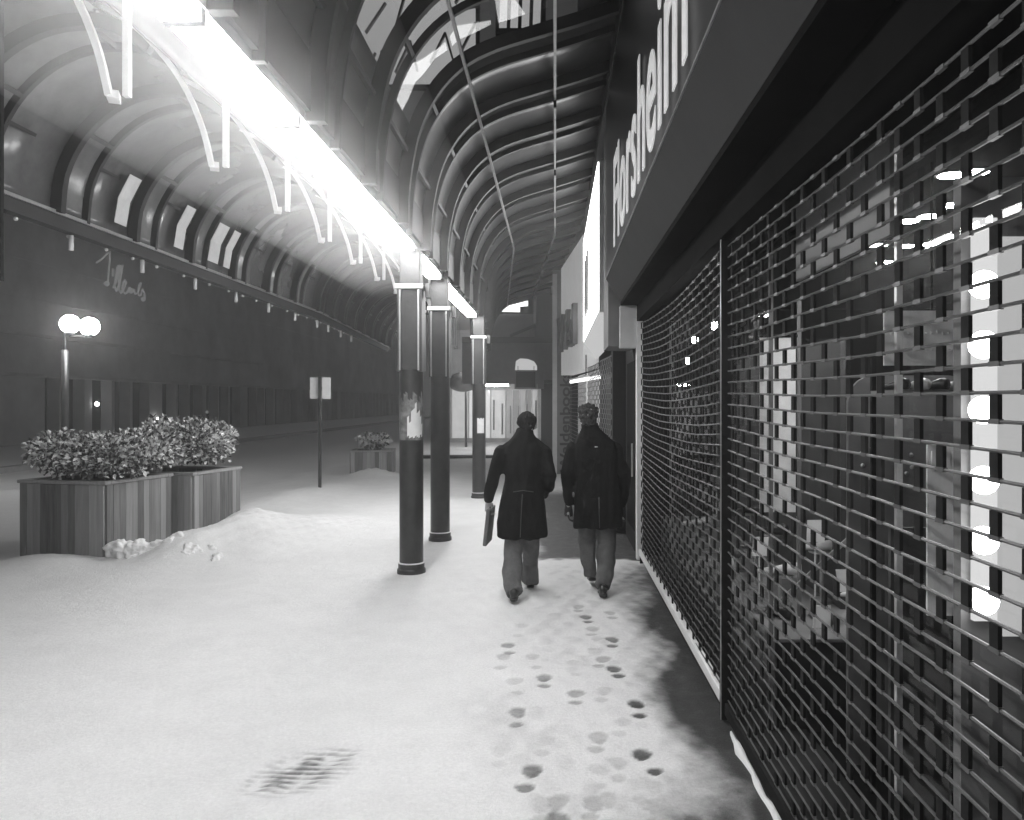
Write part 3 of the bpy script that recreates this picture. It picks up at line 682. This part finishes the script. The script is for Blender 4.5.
shop2=thing('book_shop_front','grilled shop front under the angled grey sign','shop front',(.5,18,0))
MB().box(1.3,3,11.35,24,0,2.9).build('interior',M['void'],shop2)
m_=slab(Vector((.62,15.5,0)),Vector((.32,19.9,0)),0,2.44,.02,.25); m_.build('shop_window',M['litdim'],shop2)
m_=slab(Vector((.82,11.4,0)),Vector((.62,15.5,0)),0,2.6,.02,.25); m_.build('shop_window',M['grey'],shop2)
grille('rolling_grille','bright rolling grille just past the recessed doorway',((.80,11.4),(.62,15.3)),.12,2.5,.075,.25,.0,M['rod'])
grille('rolling_grille','pale far rolling grille beside the vertical lettering',((.60,15.6),(.36,19.7)),.12,2.4,.085,.25,.0,M['rod'])
tl=thing('under_sign_tube','short fluorescent tube fixed under the angled sign','tube light',(.5,15,2.3))
MB().bar(P(571,382,17.2),P(600,377,14.0),.05,.05).build('tube',emat('weak_tube',3),tl); MB().bar(P(571,382,17.2)+Vector((0,0,.05)),P(600,377,14.0)+Vector((0,0,.05)),.08,.03).build('housing',M['white'],tl)
MB().bar(P(586,378,15.5)+Vector((0,0,.05)),P(586,378,15.5)+Vector((.0,0,.45)),.02,.02).build('stem',M['link'],tl)
wp=thing('lettered_pilaster','grey pilaster bearing the vertical bookshop name','pilaster',(.2,20,0))
pb_=MB().box(-.06,.42,20,20.5,0,5.1).build('pilaster_body',M['grey'],wp,bevel=.01)
MB().box(-.065,.05,19.985,19.998,0,5.0).build('pale_edge',M['palegrey'],wp)
wt=text_mesh('Waldenbooks',.34,.01,.008); ww=max(v.co.x for v in wt.vertices)
for v in wt.vertices: v.co.x*=2.5/ww
place_text('lettering',wt,M['signblack'],(.36,19.98,.05),(0,0,1),(-1,0,0),pb_)
far_b=thing('end_building','dark building closing the right side beyond the bookshop','building',(1,24,0))
MB().box(-.05,4,20.6,34,0,9).build('wall',M['dark'],far_b); MB().box(.9,1.5,9.3,20.5,5.2,13).build('upper_wall',M['dark'],far_b)

# ------------------------------------------------------------------ gateway at the end
D=27.5
gt=thing('arcade_gateway','grey gateway wall with a beam and lit clerestory closing the walkway','gateway',tuple(P(520,455,D)*1.0))
def pbox(x0,x1,y0,y1,D,th,off=0):
    a=P(x0,y1,D); c=P(x1,y0,D); return MB().box(a.x,c.x,D+off,D+off+th,a.z,c.z)
pbox(462,556,337,343,D,.25,-.06).build('beam',M['rib'],gt)
pbox(470,535,314,337,D,.1).build('upper_panel',M['grey'],gt)
pbox(462,556,343,384,D,.15).build('lower_panel',M['grey'],gt)
pbox(541,556,380,458,D,.3).build('post',M['dark'],gt)
pbox(535,556,280,337,D,.3).build('dark_pier',M['dark'],gt); pbox(533.5,536,298,325,D,.1,-.12).build('pale_mullion',M['palegrey'],gt)
pbox(462,541,280,314,D,.1,.25).build('clerestory_back',M['void'],gt)
MB().bar(P(510,336,D-.2),P(536,325,D-.2),.06,.10).build('diagonal_brace',M['rib'],gt)
def ppoly(pts,D,th): return MB().prism([(P(x,y,D).x,P(x,y,D).z) for x,y in pts],D,D+th)
ppoly([(497,311.5),(503,307),(528,300.5),(528,306),(520,306.5),(520,312)],D-.1,.05).build('lit_clerestory',M['litletter'],gt)
ppoly([(497,305.5),(502,302.5),(502,304.5),(497.5,307)],D-.1,.05).build('lit_clerestory',M['litletter'],gt)
ppoly([(507.5,300),(514,299.5),(514,301),(508,302)],D-.1,.05).build('lit_clerestory',M['litletter'],gt)
ppoly([(515,370),(516,361),(520,358.5),(528,359),(534,361.5),(537,366),(537,370)],D-.12,.08).build('lit_arch',emat('arch_light',.5),gt)
hb=thing('hanging_box_sign','dark rectangular sign hanging under the gateway arch','sign',tuple(P(526,389,D)))
pbox(515,537,370.5,389,D,.12,-.3).build('sign_box',M['grey'],hb); pbox(516.5,535.5,372,387.5,D,.01,-.32).build('sign_face',M['dark'],hb)
for x in (518,534): MB().bar(P(x,371,D-.24),P(x,366,D-.24),.02,.02).build('hanger',M['link'],hb)
pbox(537.5,544,371,389,D,.1,-.28).build('side_plate',M['grey'],hb)
tl=thing('far_tube_light','bright fluorescent tube in the gateway opening','tube light',tuple(P(497,384,30)))
a=P(483,386,30); c=P(508,381,30)
MB().box(a.x,c.x,30,30.1,a.z,c.z).build('tube',emat('far_tube',140),tl); MB().box(a.x,c.x,30,30.12,c.z+.005,c.z+.08).build('housing',M['white'],tl)
MB().bar((a.x+.4,30.05,c.z+.08),(a.x+.4,30.05,3.0),.03,.03).build('stem',M['link'],tl)
fs=thing('lit_shop_windows','pale lit shop windows with thin mullions beyond the gateway','shop front',tuple(P(500,440,36)))
D=36
pbox(440,552,330,442,D,.2,.1).build('wall',M['pale_back'],fs)
for a_,c_,e_ in ((452,468,.38),(469,490,.55),(491,505,.42),(506,512,.2),(513,519,.12),(520,525,.2),(526,531,.1),(532,538,.3)):
    pbox(a_,c_,390,438,D,.02,.05).build('window_pane',mat('pane_glow',.2,.5,0,.5,1.5,emit=e_*1.1),fs)  # lit panes, brightened further to carry the bright fog around them
for q_ in range(0,16,3):
    x_=493+q_*2.8; pbox(x_,x_+1.6+.5*math.sin(q_*3),400+6*math.sin(q_*2.3),430-5*math.sin(q_*1.7),D,.02,.03).build('display_shape',M['grey'],fs)
for x in (468,490,505,512,519,525,531,537): pbox(x,x+1.2,390,438,D,.05).build('mullion',M['palegrey'] if x<530 else M['white'],fs)
pbox(440,542,438,444,D,.3,-.3).build('sill',M['concrete'],fs)
pd=thing('pod_canopy','dark rounded pod canopy with a small lamp on top','canopy',tuple(P(462,455,32)))
mb=MB(); c=P(463,382,32); mb.ball(c,.62,.5,.40,18); 
mb.build('pod_shell',M['black_steel'],pd,True); MB().tube([P(466,388,32),P(466,447,32)],.05).build('pod_post',M['black_steel'],pd); MB().ball(P(464.5,370,31.6),.06).build('pod_lamp',M['podlamp'],pd,True)
structure(MB().box(-4.6,-1.2,25.5,25.9,-.02,.09).build('cross_kerb',M['dark']))

# ------------------------------------------------------------------ far side of the street
fb=thing('street_facade','long dim department-store facade across the snowy street','building',(-22,50,0))
MB().box(-24,-22,8,130,4.6,16).build('upper_wall',M['facade'],fb)
MB().box(-24,-22.02,8,130,3.0,4.6).build('fascia_band',M['facade'],fb)
MB().box(-22.0,-21.6,8,130,2.86,2.98).build('awning_lip',M['facade2'],fb)
MB().box(-24,-22.6,8,130,0,2.86).build('shop_window',M['void'],fb)
MB().box(-22.0,-21.86,29.5,60,4.55,4.68).build('band_trim',M['facade2'],fb)
y=9; i=0
while y<120:
    wd=[.25,.25,.6,.25,.25,1.4][i%6]
    MB().box(-22.6,-22.05,y,y+wd,.02,2.855).build('pier',M['facade'] if i%6!=5 else M['facade2'],fb); y+=[1.6,1.9,2.3,1.7,2.0,3.0][i%6]; i+=1
MB().box(-22.1,-22.005,31.0,34.5,.02,6.5).build('blank_panel',M['facade'],fb)
for z_ in (6.1,7.7,9.3,10.9,12.5): MB().box(-22.0,-21.97,8,130,z_,z_+.04).build('wall_joint',M['facade'],fb)
scr=thing('script_sign','faintly glowing looping script sign mounted slantwise on the dim facade','sign',(-21.9,41,8))
def w2(cx,cy):            # tracing coordinates of the lettering -> facade plane
    px=70+cx*130/969; py=230+cy*110/820; Dq=21.9*F/(CX-px); return Vector((-21.9,Dq,H+(CY-py)*Dq/F))
strokes=[[(200,242),(240,215),(280,172),(300,165)],[(295,165),(298,220),(290,300),(284,370),(275,400),(255,402)],[(318,290),(316,320),(320,345)],[(322,430),(345,380),(362,290),(372,258),(355,270),(342,340),(332,410),(345,458)],
 [(345,458),(370,400),(388,300),(392,262),(376,280),(362,360),(364,440),(380,470)],[(380,470),(405,430),(420,390),(410,374),(396,400),(392,445),(410,475),(428,462)],[(428,462),(445,430),(455,440),(456,468),(466,440),(478,450),(484,478)],
 [(484,478),(505,470),(524,420),(530,390),(520,400),(508,450),(512,490),(528,488)],[(528,488),(540,440),(555,470),(562,500),(545,522),(535,510)]]
for s in strokes: MB().tube([w2(*q) for q in s],.045,6).build('neon_stroke',M['neon'],scr,True)  # strokes and caps carry a faint emission
for q in ((275,400),(455,455),(545,515)): MB().ball(w2(*q),.13,n=8).build('mounting_cap',M['neon'],scr,True)
for i,(px,py) in enumerate([(97,404),(157,419),(207,412),(152,398)]):
    p=P(px,py,33); x_=p.x
    if i<3:
        o=thing('window_light','tiny bright light glinting in the facade windows across the street','light',(-21.95,0,0),'tiny lights across the street')
        Dq=21.95*F/(CX-px); z=H+(CY-py)*Dq/F; o.location=(-21.95,Dq,z)
        MB().ball((-21.95,Dq,z),.10,n=8).build('bulb',M['bulb'] if i<2 else M['neon'],o,True); MB().bar((-21.95,Dq,z),(-22.1,Dq,z),.03,.03).build('bracket',M['link'],o)

# street lamp
lp=thing('street_lamp','twin-globe street lamp glowing behind the snowy planters','street lamp',(-10.75,17.6,-.1))
Dl=17.6
MB().tube([(-10.78,Dl,-.12),(-10.78,Dl,2.95)],.075,12).build('pole',M['black_steel'],lp,True)
MB().tube([(-10.78,Dl,2.9),(-10.78,Dl,3.3)],.03,8).build('neck',M['black_steel'],lp)
for px,py in ((70,324),(89.5,326.5)):
    c=P(px,py,Dl); g=MB().ball(c,.20,n=24).build('globe',M['globe'],lp,True)
    MB().rings([((c.x,c.y,c.z-.24),.07,.07),((c.x,c.y,c.z-.17),.09,.09)],14).build('globe_cup',M['black_steel'],g)
MB().bar((P(70,324,Dl).x,Dl,3.28-.02),(P(89.5,326,Dl).x,Dl,3.26-.02),.05,.04).build('cross_arm',M['black_steel'],lp)
# street sign on post
sp=thing('sign_post','pale blank traffic sign on a thin dark post in the snow','sign',(-4.58,15.6,0))
MB().box(-4.605,-4.55,15.55,15.60,-.1,2.30).build('post',M['black_steel'],sp)
for a,c in ((-4.78,-4.612),(-4.543,-4.375)): MB().box(a,c,15.605,15.615,1.86,2.28).build('sign_plate',M['signplate'],sp,bevel=.003)
MB().box(-4.78,-4.375,15.617,15.63,2.05,2.09).build('brace',M['link'],sp)

# ------------------------------------------------------------------ planters and shrubs
def planter(corner, rot, w, d, h, label, group, plw=.095):
    c=Vector((corner[0],corner[1],0)); R=Matrix.Rotation(rot,3,'Z'); T=lambda v: c+R@Vector(v)   # local: x from -w..0, y 0..d
    t=thing('planter_box',label,'planter',tuple(c),group)
    mb=MB()
    def run(p0,p1,nrm):
        p0=Vector(p0); p1=Vector(p1); Ln=(p1-p0).length; n=max(1,round(Ln/plw)); dv=(p1-p0)/n
        for i in range(n):
            mb.t=random.random(); a=p0+dv*i+dv*.02; b_=p0+dv*(i+1)-dv*.02; off=Vector(nrm)*(.028+random.uniform(-.002,.003))
            vs=[T(q+o_+Vector((0,0,z))) for z in (-.1,h-.035) for q,o_ in ((a,Vector((0,0,0))),(b_,Vector((0,0,0))),(b_,off),(a,off))]
            mb.add(vs,[(0,3,2,1),(4,5,6,7),(0,1,5,4),(1,2,6,5),(2,3,7,6),(3,0,4,7)])
    run((-w,0,0),(0,0,0),(0,-1,0)); run((0,0,0),(0,d,0),(1,0,0)); run((0,d,0),(-w,d,0),(0,1,0)); run((-w,d,0),(-w,0,0),(-1,0,0))
    mb.build('plank_sides',M['plank'],t)
    mb=MB(); e=.035; q=.06; mb.t=.75
    for (x0,x1,y0,y1) in ((-w-e,e,-e,q),(-w-e,e,d-q,d+e),(-w-e,-w+q,q+.002,d-q-.002),(-q,e,q+.002,d-q-.002)):
        vs=[T((x,y,z)) for z in (h-.03,h+.008) for y in (y0,y1) for x in (x0,x1)]
        mb.add(vs,[(0,2,3,1),(4,5,7,6),(0,1,5,4),(1,3,7,5),(3,2,6,7),(2,0,4,6)])
    mb.build('rim',M['plank'],t,bevel=.006)
    mb=MB(); mb.add([T(v) for v in ((-w,0,h-.08),(0,0,h-.08),(0,d,h-.08),(-w,d,h-.08),(-w,0,0),(0,0,0),(0,d,0),(-w,d,0))],[(0,1,2,3),(4,7,6,5),(0,4,5,1),(1,5,6,2),(2,6,7,3),(3,7,4,0)]); mb.build('soil',M['soil'],t)
    return T
T1=planter((-5.13,9.12),-math.radians(12),1.13,1.08,.885,'nearest slatted wooden planter half sunk in drifted snow','slatted planters')
T2=planter((-4.66,10.28),-math.radians(12),1.25,1.0,.885,'second slatted planter, directly behind the nearest one','slatted planters')
T3=planter((-3.98,19.4),math.radians(6),.95,.9,.62,'small distant planter beyond the traffic sign','slatted planters')
def shrub(c, rx, ry, rz, n, label, leaf=.075, seed=1, lumps=7, frost=.68):
    r=random.Random(seed); c=Vector(c); t=thing('snowy_shrub',label,'shrub',tuple(c),'evergreen shrubs in the planters')
    lobes=[(Vector((r.uniform(-.62,.62)*rx,r.uniform(-.55,.55)*ry,r.uniform(-.05,.35)*rz)),r.uniform(.36,.55)) for _ in range(lumps)]
    mb=MB()
    for i in range(n):
        lo,s=r.choice(lobes); d=Vector((r.gauss(0,1),r.gauss(0,1),r.gauss(0,1)+.25)).normalized()
        rad=s*(r.random()**.35)
        p=c+lo+Vector((d.x*rx*rad,d.y*ry*rad,d.z*rz*rad*1.15))
        if p.z<c.z-.15: continue
        ax=(d+Vector((r.uniform(-.9,.9),r.uniform(-.9,.9),r.uniform(-.6,.8)))).normalized(); 
        sd=ax.cross(Vector((r.uniform(-1,1),r.uniform(-1,1),r.uniform(-1,1)))).normalized(); up=sd.cross(ax)
        L_=leaf*r.uniform(.6,1.3); W_=L_*.68
        if up.z<0: up=-up
        hq=(p.z-c.z)/rz; mb.m = 1 if (up.z>.35 and r.random()<frost*(.7+1.1*hq)) or r.random()<frost*.25 else 0
        mb.t=r.random()
        mb.add([p,p+ax*L_*.5+sd*W_*.5+up*.006,p+ax*L_-up*L_*.12,p+ax*L_*.5-sd*W_*.5+up*.006,p+ax*L_*.5-up*.004],[(0,1,4),(1,2,4),(2,3,4),(3,0,4)])
    mb.build('foliage',[M['leaf'],M['frost']],t,fixn=False)
    mb=MB()
    for i in range(9):
        a=r.uniform(0,6.28); mb.tube([c+Vector((.05*math.cos(a),.05*math.sin(a),-.15)),c+Vector((rx*.3*math.cos(a),ry*.3*math.sin(a),.05)),c+Vector((rx*.6*math.cos(a),ry*.6*math.sin(a),rz*.45))],[.012,.009,.004],5)
    mb.build('stems',M['stem'],t)
shrub(P(98,468,9.75)+Vector((0,0,.08)),.98,.66,.44,7500,'wide snow-dusted shrub overflowing the nearest planter',.062,3,16)
shrub(P(187,455,10.85)+Vector((0,0,.06)),.68,.58,.50,5600,'taller snow-dusted shrub in the second planter',.062,5,13)
shrub(P(377,442,19.8)+Vector((0,0,0)),.46,.4,.22,700,'small snow-capped shrub in the distant planter',.12,9,5,.9)
# lumps of shovelled snow
def lump(name,pts,label,seed):
    mb=MB(); r=random.Random(seed)
    for (x,y_,z,a,b_,c_) in pts:
        for _ in range(3):
            d=Vector((r.uniform(-1,1),r.uniform(-.6,.6),r.uniform(-.35,.35))).normalized(); q_=Vector((x+r.uniform(-.3,.3)*a,y_+r.uniform(-.3,.3)*b_,z+r.uniform(-.3,.2)*c_))
            mb.bar(q_-d*a*.8,q_+d*a*.8,b_*r.uniform(.9,1.5),c_*r.uniform(.7,1.3),(r.uniform(-.3,.3),r.uniform(-.3,.3),1))
    o=fused(mb,name,M['snowlump'],None,.014,2,.022,14,seed); tag(o,label,'snow chunk','chunks of shovelled snow'); return o
lump('snow_chunk',[(-4.95,9.12,.10,.14,.12,.16),(-4.72,9.16,.10,.20,.14,.13),(-4.5,9.22,.12,.2,.13,.10),(-4.3,9.35,.14,.18,.14,.10)],'long broken slab of shovelled snow against the nearest planter',1)
lump('snow_chunk',[(-4.1,9.1,.07,.13,.11,.10),(-3.98,9.25,.08,.12,.10,.09)],'broken snow lump at the end of the long slab',4)
lump('snow_chunk',[(-3.82,8.95,.03,.07,.07,.05),(-3.80,9.03,.04,.08,.08,.05)],'smallest crumbled snow lump nearest the open pavement',8)

# ------------------------------------------------------------------ people
def hand(mb, w, d, side, curl=.5, s=1.0):
    """w wrist, d unit direction of the hand, side unit vector towards the thumb"""
    w=Vector(w); d=Vector(d).normalized(); side=Vector(side).normalized(); side=(side-d*side.dot(d)).normalized(); pn=d.cross(side)
    mb.tube([w-d*.03,w+d*.03*s,w+d*.085*s],[(.026*s,.02*s),(.036*s,.018*s),(.038*s,.014*s)],10)
    for i,(o,ln) in enumerate(((.028,.075),(.0095,.084),(-.0095,.078),(-.028,.062))):
        a=w+d*.08*s+side*o*s; b_=a+(d*math.cos(curl*.5)+pn*math.sin(curl*.5))*ln*.5*s; c_=b_+(d*math.cos(curl*1.4)+pn*math.sin(curl*1.4))*ln*.5*s
        mb.tube([a-d*.02,a,b_,c_],[.0095*s,.0095*s,.0088*s,.0072*s],7)
    a=w+d*.02*s+side*.03*s; b_=a+(d*.7+side*.7)*.035*s; c_=b_+(d*.95+side*.1+pn*.3).normalized()*.032*s
    mb.tube([a-side*.01,a,b_,c_],[.013*s,.012*s,.011*s,.0085*s],7)
def head(mb, c, tilt=0, s=1.0):
    c=Vector(c); R=Matrix.Rotation(-tilt,3,'X')
    E=lambda o,rx,ry,rz: mb.ball(c+R@(Vector(o)*s),rx*s,ry*s,rz*s,14,rot=R)
    E((0,-.015,.02),.077,.092,.10); E((0,.03,-.04),.058,.062,.075); E((0,.088,-.015),.014,.02,.024); E((0,.075,-.065),.026,.014,.010)
    for q in (-1,1): E((q*.079,-.005,-.01),.010,.019,.031); E((q*.03,.070,.012),.016,.01,.010); E((q*.04,.055,-.02),.024,.02,.022)
def person(name,label,D0,data,mats):
    root=thing(name,label,'person',data['root'])
    b_=MB(); hc=data['head']; neck=data['neck']
    head(b_,hc,data.get('tilt',0)); b_.tube([neck-Vector((0,.0,.05)),Vector(hc)+Vector((0,-.02,-.06))],[.062,.056],12)
    S=data['body'];  b_.rings([(c-Vector((0,0,.03)),rx*.70,ry*.68) for c,rx,ry in S[1:-1]],16)
    for arm in data['arms']: 
        b_.tube(arm['p'],[.040,.034,.029,.025],10)
        if arm.get('hand'): hand(b_,arm['p'][-1],arm['d'],arm['side'],arm.get('curl',.6))
    for leg in data['legs']: b_.tube(leg['p'],[.085,.07,.05,.036],10); a=leg['p'][-1]; b_.ball(a+Vector((0,.05,-.03)),.038,.10,.03,10)
    fused(b_,'body',mats['skin'],root,.009,1)
    c_=MB(); c_.rings(S,24)
    for arm in data['arms']:
        c_.ball(arm['p'][0]+Vector((0,0,-.005)),arm['r'][0]*1.02,arm['r'][0]*1.05,arm['r'][0]*.98)
        c_.tube(arm['p'][:-1]+[arm['p'][-1]-(arm['p'][-1]-arm['p'][-2]).normalized()*.015],arm['r'],14)
    c_.rings(data['collar'],18)
    fused(c_,'coat',mats['coat'],root,.011,5,.023,7,D0,(1,1,.35))
    # vent seam and back details
    for nm,pts,m_ in data['details']: MB().tube(pts,.004,5).build(nm,m_,root,True)
    t_=MB()
    for leg in data['legs']: t_.tube(leg['p'][:3]+[leg['hem']],leg['r'],14)
    t_.ball(S[1][0],S[1][1]*.85,S[1][2]*.8,.14)
    fused(t_,'trousers',mats['trouser'],root,.011,2,.018,9,D0+3,(1,1,.6))
    for leg in data['legs']:
        f=leg['foot']; R=Matrix.Rotation(leg.get('pitch',0),3,'X'); s_=MB()
        for (o,rx,ry,rz) in (((0,-.02,.045),.042,.05,.045),((0,.06,.035),.043,.08,.035),((0,.15,.026),.046,.07,.026),((0,.03,.0),.044,.13,.012),((0,-.03,-.012),.040,.04,.022)):
            s_.ball(Vector(f)+R@Vector(o),rx,ry,rz,12,rot=R)
        fused(s_,'shoe',mats['shoe'],root,.007,2)
    h_=MB(); R=Matrix.Rotation(-data.get('tilt',0),3,'X'); hv=Vector(hc)
    for (o,rx,ry,rz) in data['hair']: h_.ball(hv+R@Vector(o),rx,ry,rz,14,rot=R)
    fused(h_,'hair',mats['hair'],root,.007,1,data['hairdisp'][0],data['hairdisp'][1],D0)
    return root
# -- man on the left, hand in pocket, flat case in the other hand
Dt=7.45; q=lambda x,y,dy=0: Vector(((x-CX)*Dt/F, Dt+dy, H-(y-CY)*Dt/F))
S=[(q(521.5,536,0),.232,.17),(q(522,520,0),.228,.165),(q(524,495,0),.195,.150),(q(525,480,.0),.188,.142),(q(525,466,.0),.205,.145),(q(524,453,.01),.222,.135),(q(524,444,.02),.190,.115),(q(525,438,.03),.115,.09),(q(525.5,432,.04),.075,.072)]
dl=dict(root=(-.34,7.2,0),head=q(526.5,426.5,.10),neck=q(525.5,438,.05),tilt=.35,body=S,
 collar=[(q(525.5,441,.03),.105,.095),(q(526,434,.05),.085,.083),(q(526,429.5,.06),.080,.078)],
 arms=[dict(p=[q(502,452,.0),q(495.5,474,-.05),q(489.5,494,-.02),q(488.5,503,.01)],r=[.075,.062,.052,.046],hand=True,d=(-.02,.12,-1),side=(.0,1,0),curl=1.3),
       dict(p=[q(544,452,.0),q(550,475,-.10),q(548,487,.0),q(541,497,.12)],r=[.075,.064,.058,.055])],
 legs=[dict(p=[q(514,520,0),q(513,548,-.04),q(513,580,-.17),P(514,588,7.22)],hem=P(515,593,7.22),r=[.105,.088,.084,(.078,.088)],foot=P(514,599,7.17)+Vector((0,0,.01)),pitch=-.12),
       dict(p=[q(531,520,0),q(530,548,.16),q(530,568,.28),P(529.5,579,7.75)],hem=P(529.5,582,7.75),r=[.105,.085,.078,.08],foot=P(530.5,584.5,7.80)+Vector((0,0,.0)),pitch=.05)],
 details=[('vent_seam',[q(523,492,-.165),q(522,510,-.178),q(521,534,-.185)],M['black_steel']),('back_belt',[q(514,490,-.155),q(524,488.5,-.165),q(534,490,-.155)],M['black_steel'])],
 hair=[((0,-.03,.035),.094,.096,.100),((0,-.07,-.01),.07,.05,.06),((-.03,.03,.09),.06,.06,.03)],hairdisp=(.010,26))
person('person','man walking away in long dark overcoat, a flat case in his left hand',1,dl,dict(skin=M['skin'],coat=M['coat'],trouser=M['trouser'],shoe=M['shoe'],hair=M['hair']))
bg=thing('flat_case','flat dark case carried upright by the man on the side nearer the columns','bag',tuple(q(489,542,.02)))
mb=MB(); a=q(491,505,.0)
Rb=Matrix.Rotation(math.radians(6),3,'Y')@Matrix.Rotation(math.radians(-4),3,'Z')
vs=[Vector(a)+Rb@Vector((x,y,z)) for z in (-.37,-.03) for y in (-.10,.26) for x in (-.026,.010)]
mb.add(vs,[(0,2,3,1),(4,5,7,6),(0,1,5,4),(1,3,7,5),(3,2,6,7),(2,0,4,6)]); mb.build('case_body',M['bag'],bg,bevel=.008)
MB().tube([Vector(a)+Rb@Vector((-.007,y,z)) for y,z in ((.0,-.03),(.01,.0),(.06,.008),(.12,.0),(.13,-.03))],.007,8).build('handle',M['bag'],bg,True)
# -- man on the right, gloved hand, collar turned up
Dt=7.65
S=[(q(598.5,527,0),.232,.175),(q(598,512,0),.230,.172),(q(597,490,0),.210,.158),(q(597,475,0),.205,.152),(q(596.5,458,.0),.222,.150),(q(595.5,447,.01),.222,.135),(q(594,438.5,.015),.168,.11),(q(592,432,.02),.125,.10),(q(590,427,.03),.088,.082)]
dr=dict(root=(.42,7.38,0),head=q(588.5,417,.045),neck=q(590,429,.02),tilt=.12,body=S,
 collar=[(q(591,437,.01),.125,.11),(q(590,429,.02),.095,.092),(q(589.5,424,.03),.09,.088)],
 arms=[dict(p=[q(573,449,.0),q(568,473,-.04),q(567,495,.02),q(568.5,507,.05)],r=[.072,.062,.053,.048],hand=True,d=(.03,.15,-1),side=(.15,1,0),curl=.8),
       dict(p=[q(616,449,.0),q(622.5,472,-.06),q(624,494,.03),q(621,508,.10)],r=[.072,.064,.056,.050],hand=True,d=(-.03,.25,-1),side=(-.1,1,0),curl=.8)],
 legs=[dict(p=[q(588,512,0),q(588,545,.12),q(589,562,.05),P(590,572,7.72)],hem=P(590.5,575,7.72),r=[.105,.085,.068,.064],foot=P(592,581,7.80)+Vector((0,-.03,.03)),pitch=-.35),
       dict(p=[q(607,512,0),q(607,545,.02),q(604,572,-.14),P(603,584,7.44)],hem=P(603.5,587,7.44),r=[.108,.095,.080,.070],foot=P(603,594,7.40)+Vector((0,-.02,.0)),pitch=-.25)],
 details=[('vent_seam',[q(598,495,-.168),q(598,510,-.182),q(598.5,525,-.188)],M['black_steel']),('loop_tab',[q(594,446,-.150),q(597,446,-.150)],M['palegrey'])],
 hair=[((0,-.02,.03),.093,.10,.098),((0,-.06,-.02),.085,.06,.07),((-.05,0,.06),.05,.07,.05),((.05,0,.06),.05,.07,.05)],hairdisp=(.022,34))
pr=person('person','curly-haired man walking away in dark hip-length coat with collar turned up, nearer the grilles',2,dr,dict(skin=M['skin'],coat=M['coat2'],trouser=M['trouser2'],shoe=M['shoe'],hair=M['hair2']))
for arm in dr['arms']:
    g=MB(); hand(g,arm['p'][-1],arm['d'],arm['side'],arm['curl'],1.16); fused(g,'glove',M['glove'],pr,.006,1)

# ------------------------------------------------------------------ air
hz=MB().box(-95,45,-22,210,-1.2,17.5).build('haze',None)
hz.data.materials.clear()
hm=bpy.data.materials.new('blowing_snow_air'); hm.use_nodes=True; N=hm.node_tree.nodes; N.clear()
pv=N.new('ShaderNodeVolumePrincipled'); pv.inputs['Color'].default_value=(.95,.95,.95,1); pv.inputs['Density'].default_value=.0048; pv.inputs['Anisotropy'].default_value=.75
om=N.new('ShaderNodeOutputMaterial'); hm.node_tree.links.new(pv.outputs[0],om.inputs['Volume']); hz.data.materials.append(hm); hz['kind']='stuff'; hz['label']='air hazy with blowing snow'

ms=MB(); ring=[]  # dense volume added round the strip lights for their glare
for y_,r_ in ((-2.6,.85),(8.15,.85)): ring.append([Vector((-1.68+r_*math.cos(a),y_,3.70+r_*math.sin(a))) for a in [2*math.pi*i/40 for i in range(40)]])
ms.add(ring[0]+ring[1],[(i,(i+1)%40,40+(i+1)%40,40+i) for i in range(40)]+[tuple(range(40))[::-1],tuple(range(40,80))])
mo=ms.build('mist',None); mo.data.materials.clear(); mm_=bpy.data.materials.new('lamp_glare_mist'); mm_.use_nodes=True; N=mm_.node_tree.nodes; N.clear()
pv=N.new('ShaderNodeVolumePrincipled'); pv.inputs['Color'].default_value=(.97,.97,.97,1); pv.inputs['Density'].default_value=.095; pv.inputs['Anisotropy'].default_value=.45
om=N.new('ShaderNodeOutputMaterial'); mm_.node_tree.links.new(pv.outputs[0],om.inputs['Volume']); mo.data.materials.append(mm_); mo['kind']='stuff'; mo['label']='added mist drifting round the strip lights'
w=bpy.data.worlds.new('World'); sc.world=w; w.use_nodes=True
w.node_tree.nodes['Background'].inputs[0].default_value=(.5,.5,.5,1); w.node_tree.nodes['Background'].inputs[1].default_value=.10

cam=bpy.data.cameras.new('camera'); co_=bpy.data.objects.new('camera',cam); COL.objects.link(co_); sc.camera=co_
co_.location=(0,0,H); co_.rotation_euler=(math.radians(90),0,0)
cam.sensor_width=36; cam.lens=F/1024*36; cam.shift_x=-(CX-512)/1024; cam.shift_y=(CY-410)/1024*1.0; cam.clip_end=600; cam.clip_start=.05
sc.view_settings.view_transform='Standard'; sc.view_settings.look='None'; sc.view_settings.exposure=0; sc.view_settings.gamma=1
sc.cycles.use_denoising=True; sc.cycles.volume_bounces=1; sc.cycles.max_bounces=6; sc.cycles.diffuse_bounces=4; sc.cycles.transparent_max_bounces=8
sc.cycles.sample_clamp_indirect=6; sc.cycles.caustics_reflective=False; sc.cycles.use_adaptive_sampling=True; sc.cycles.adaptive_threshold=.03
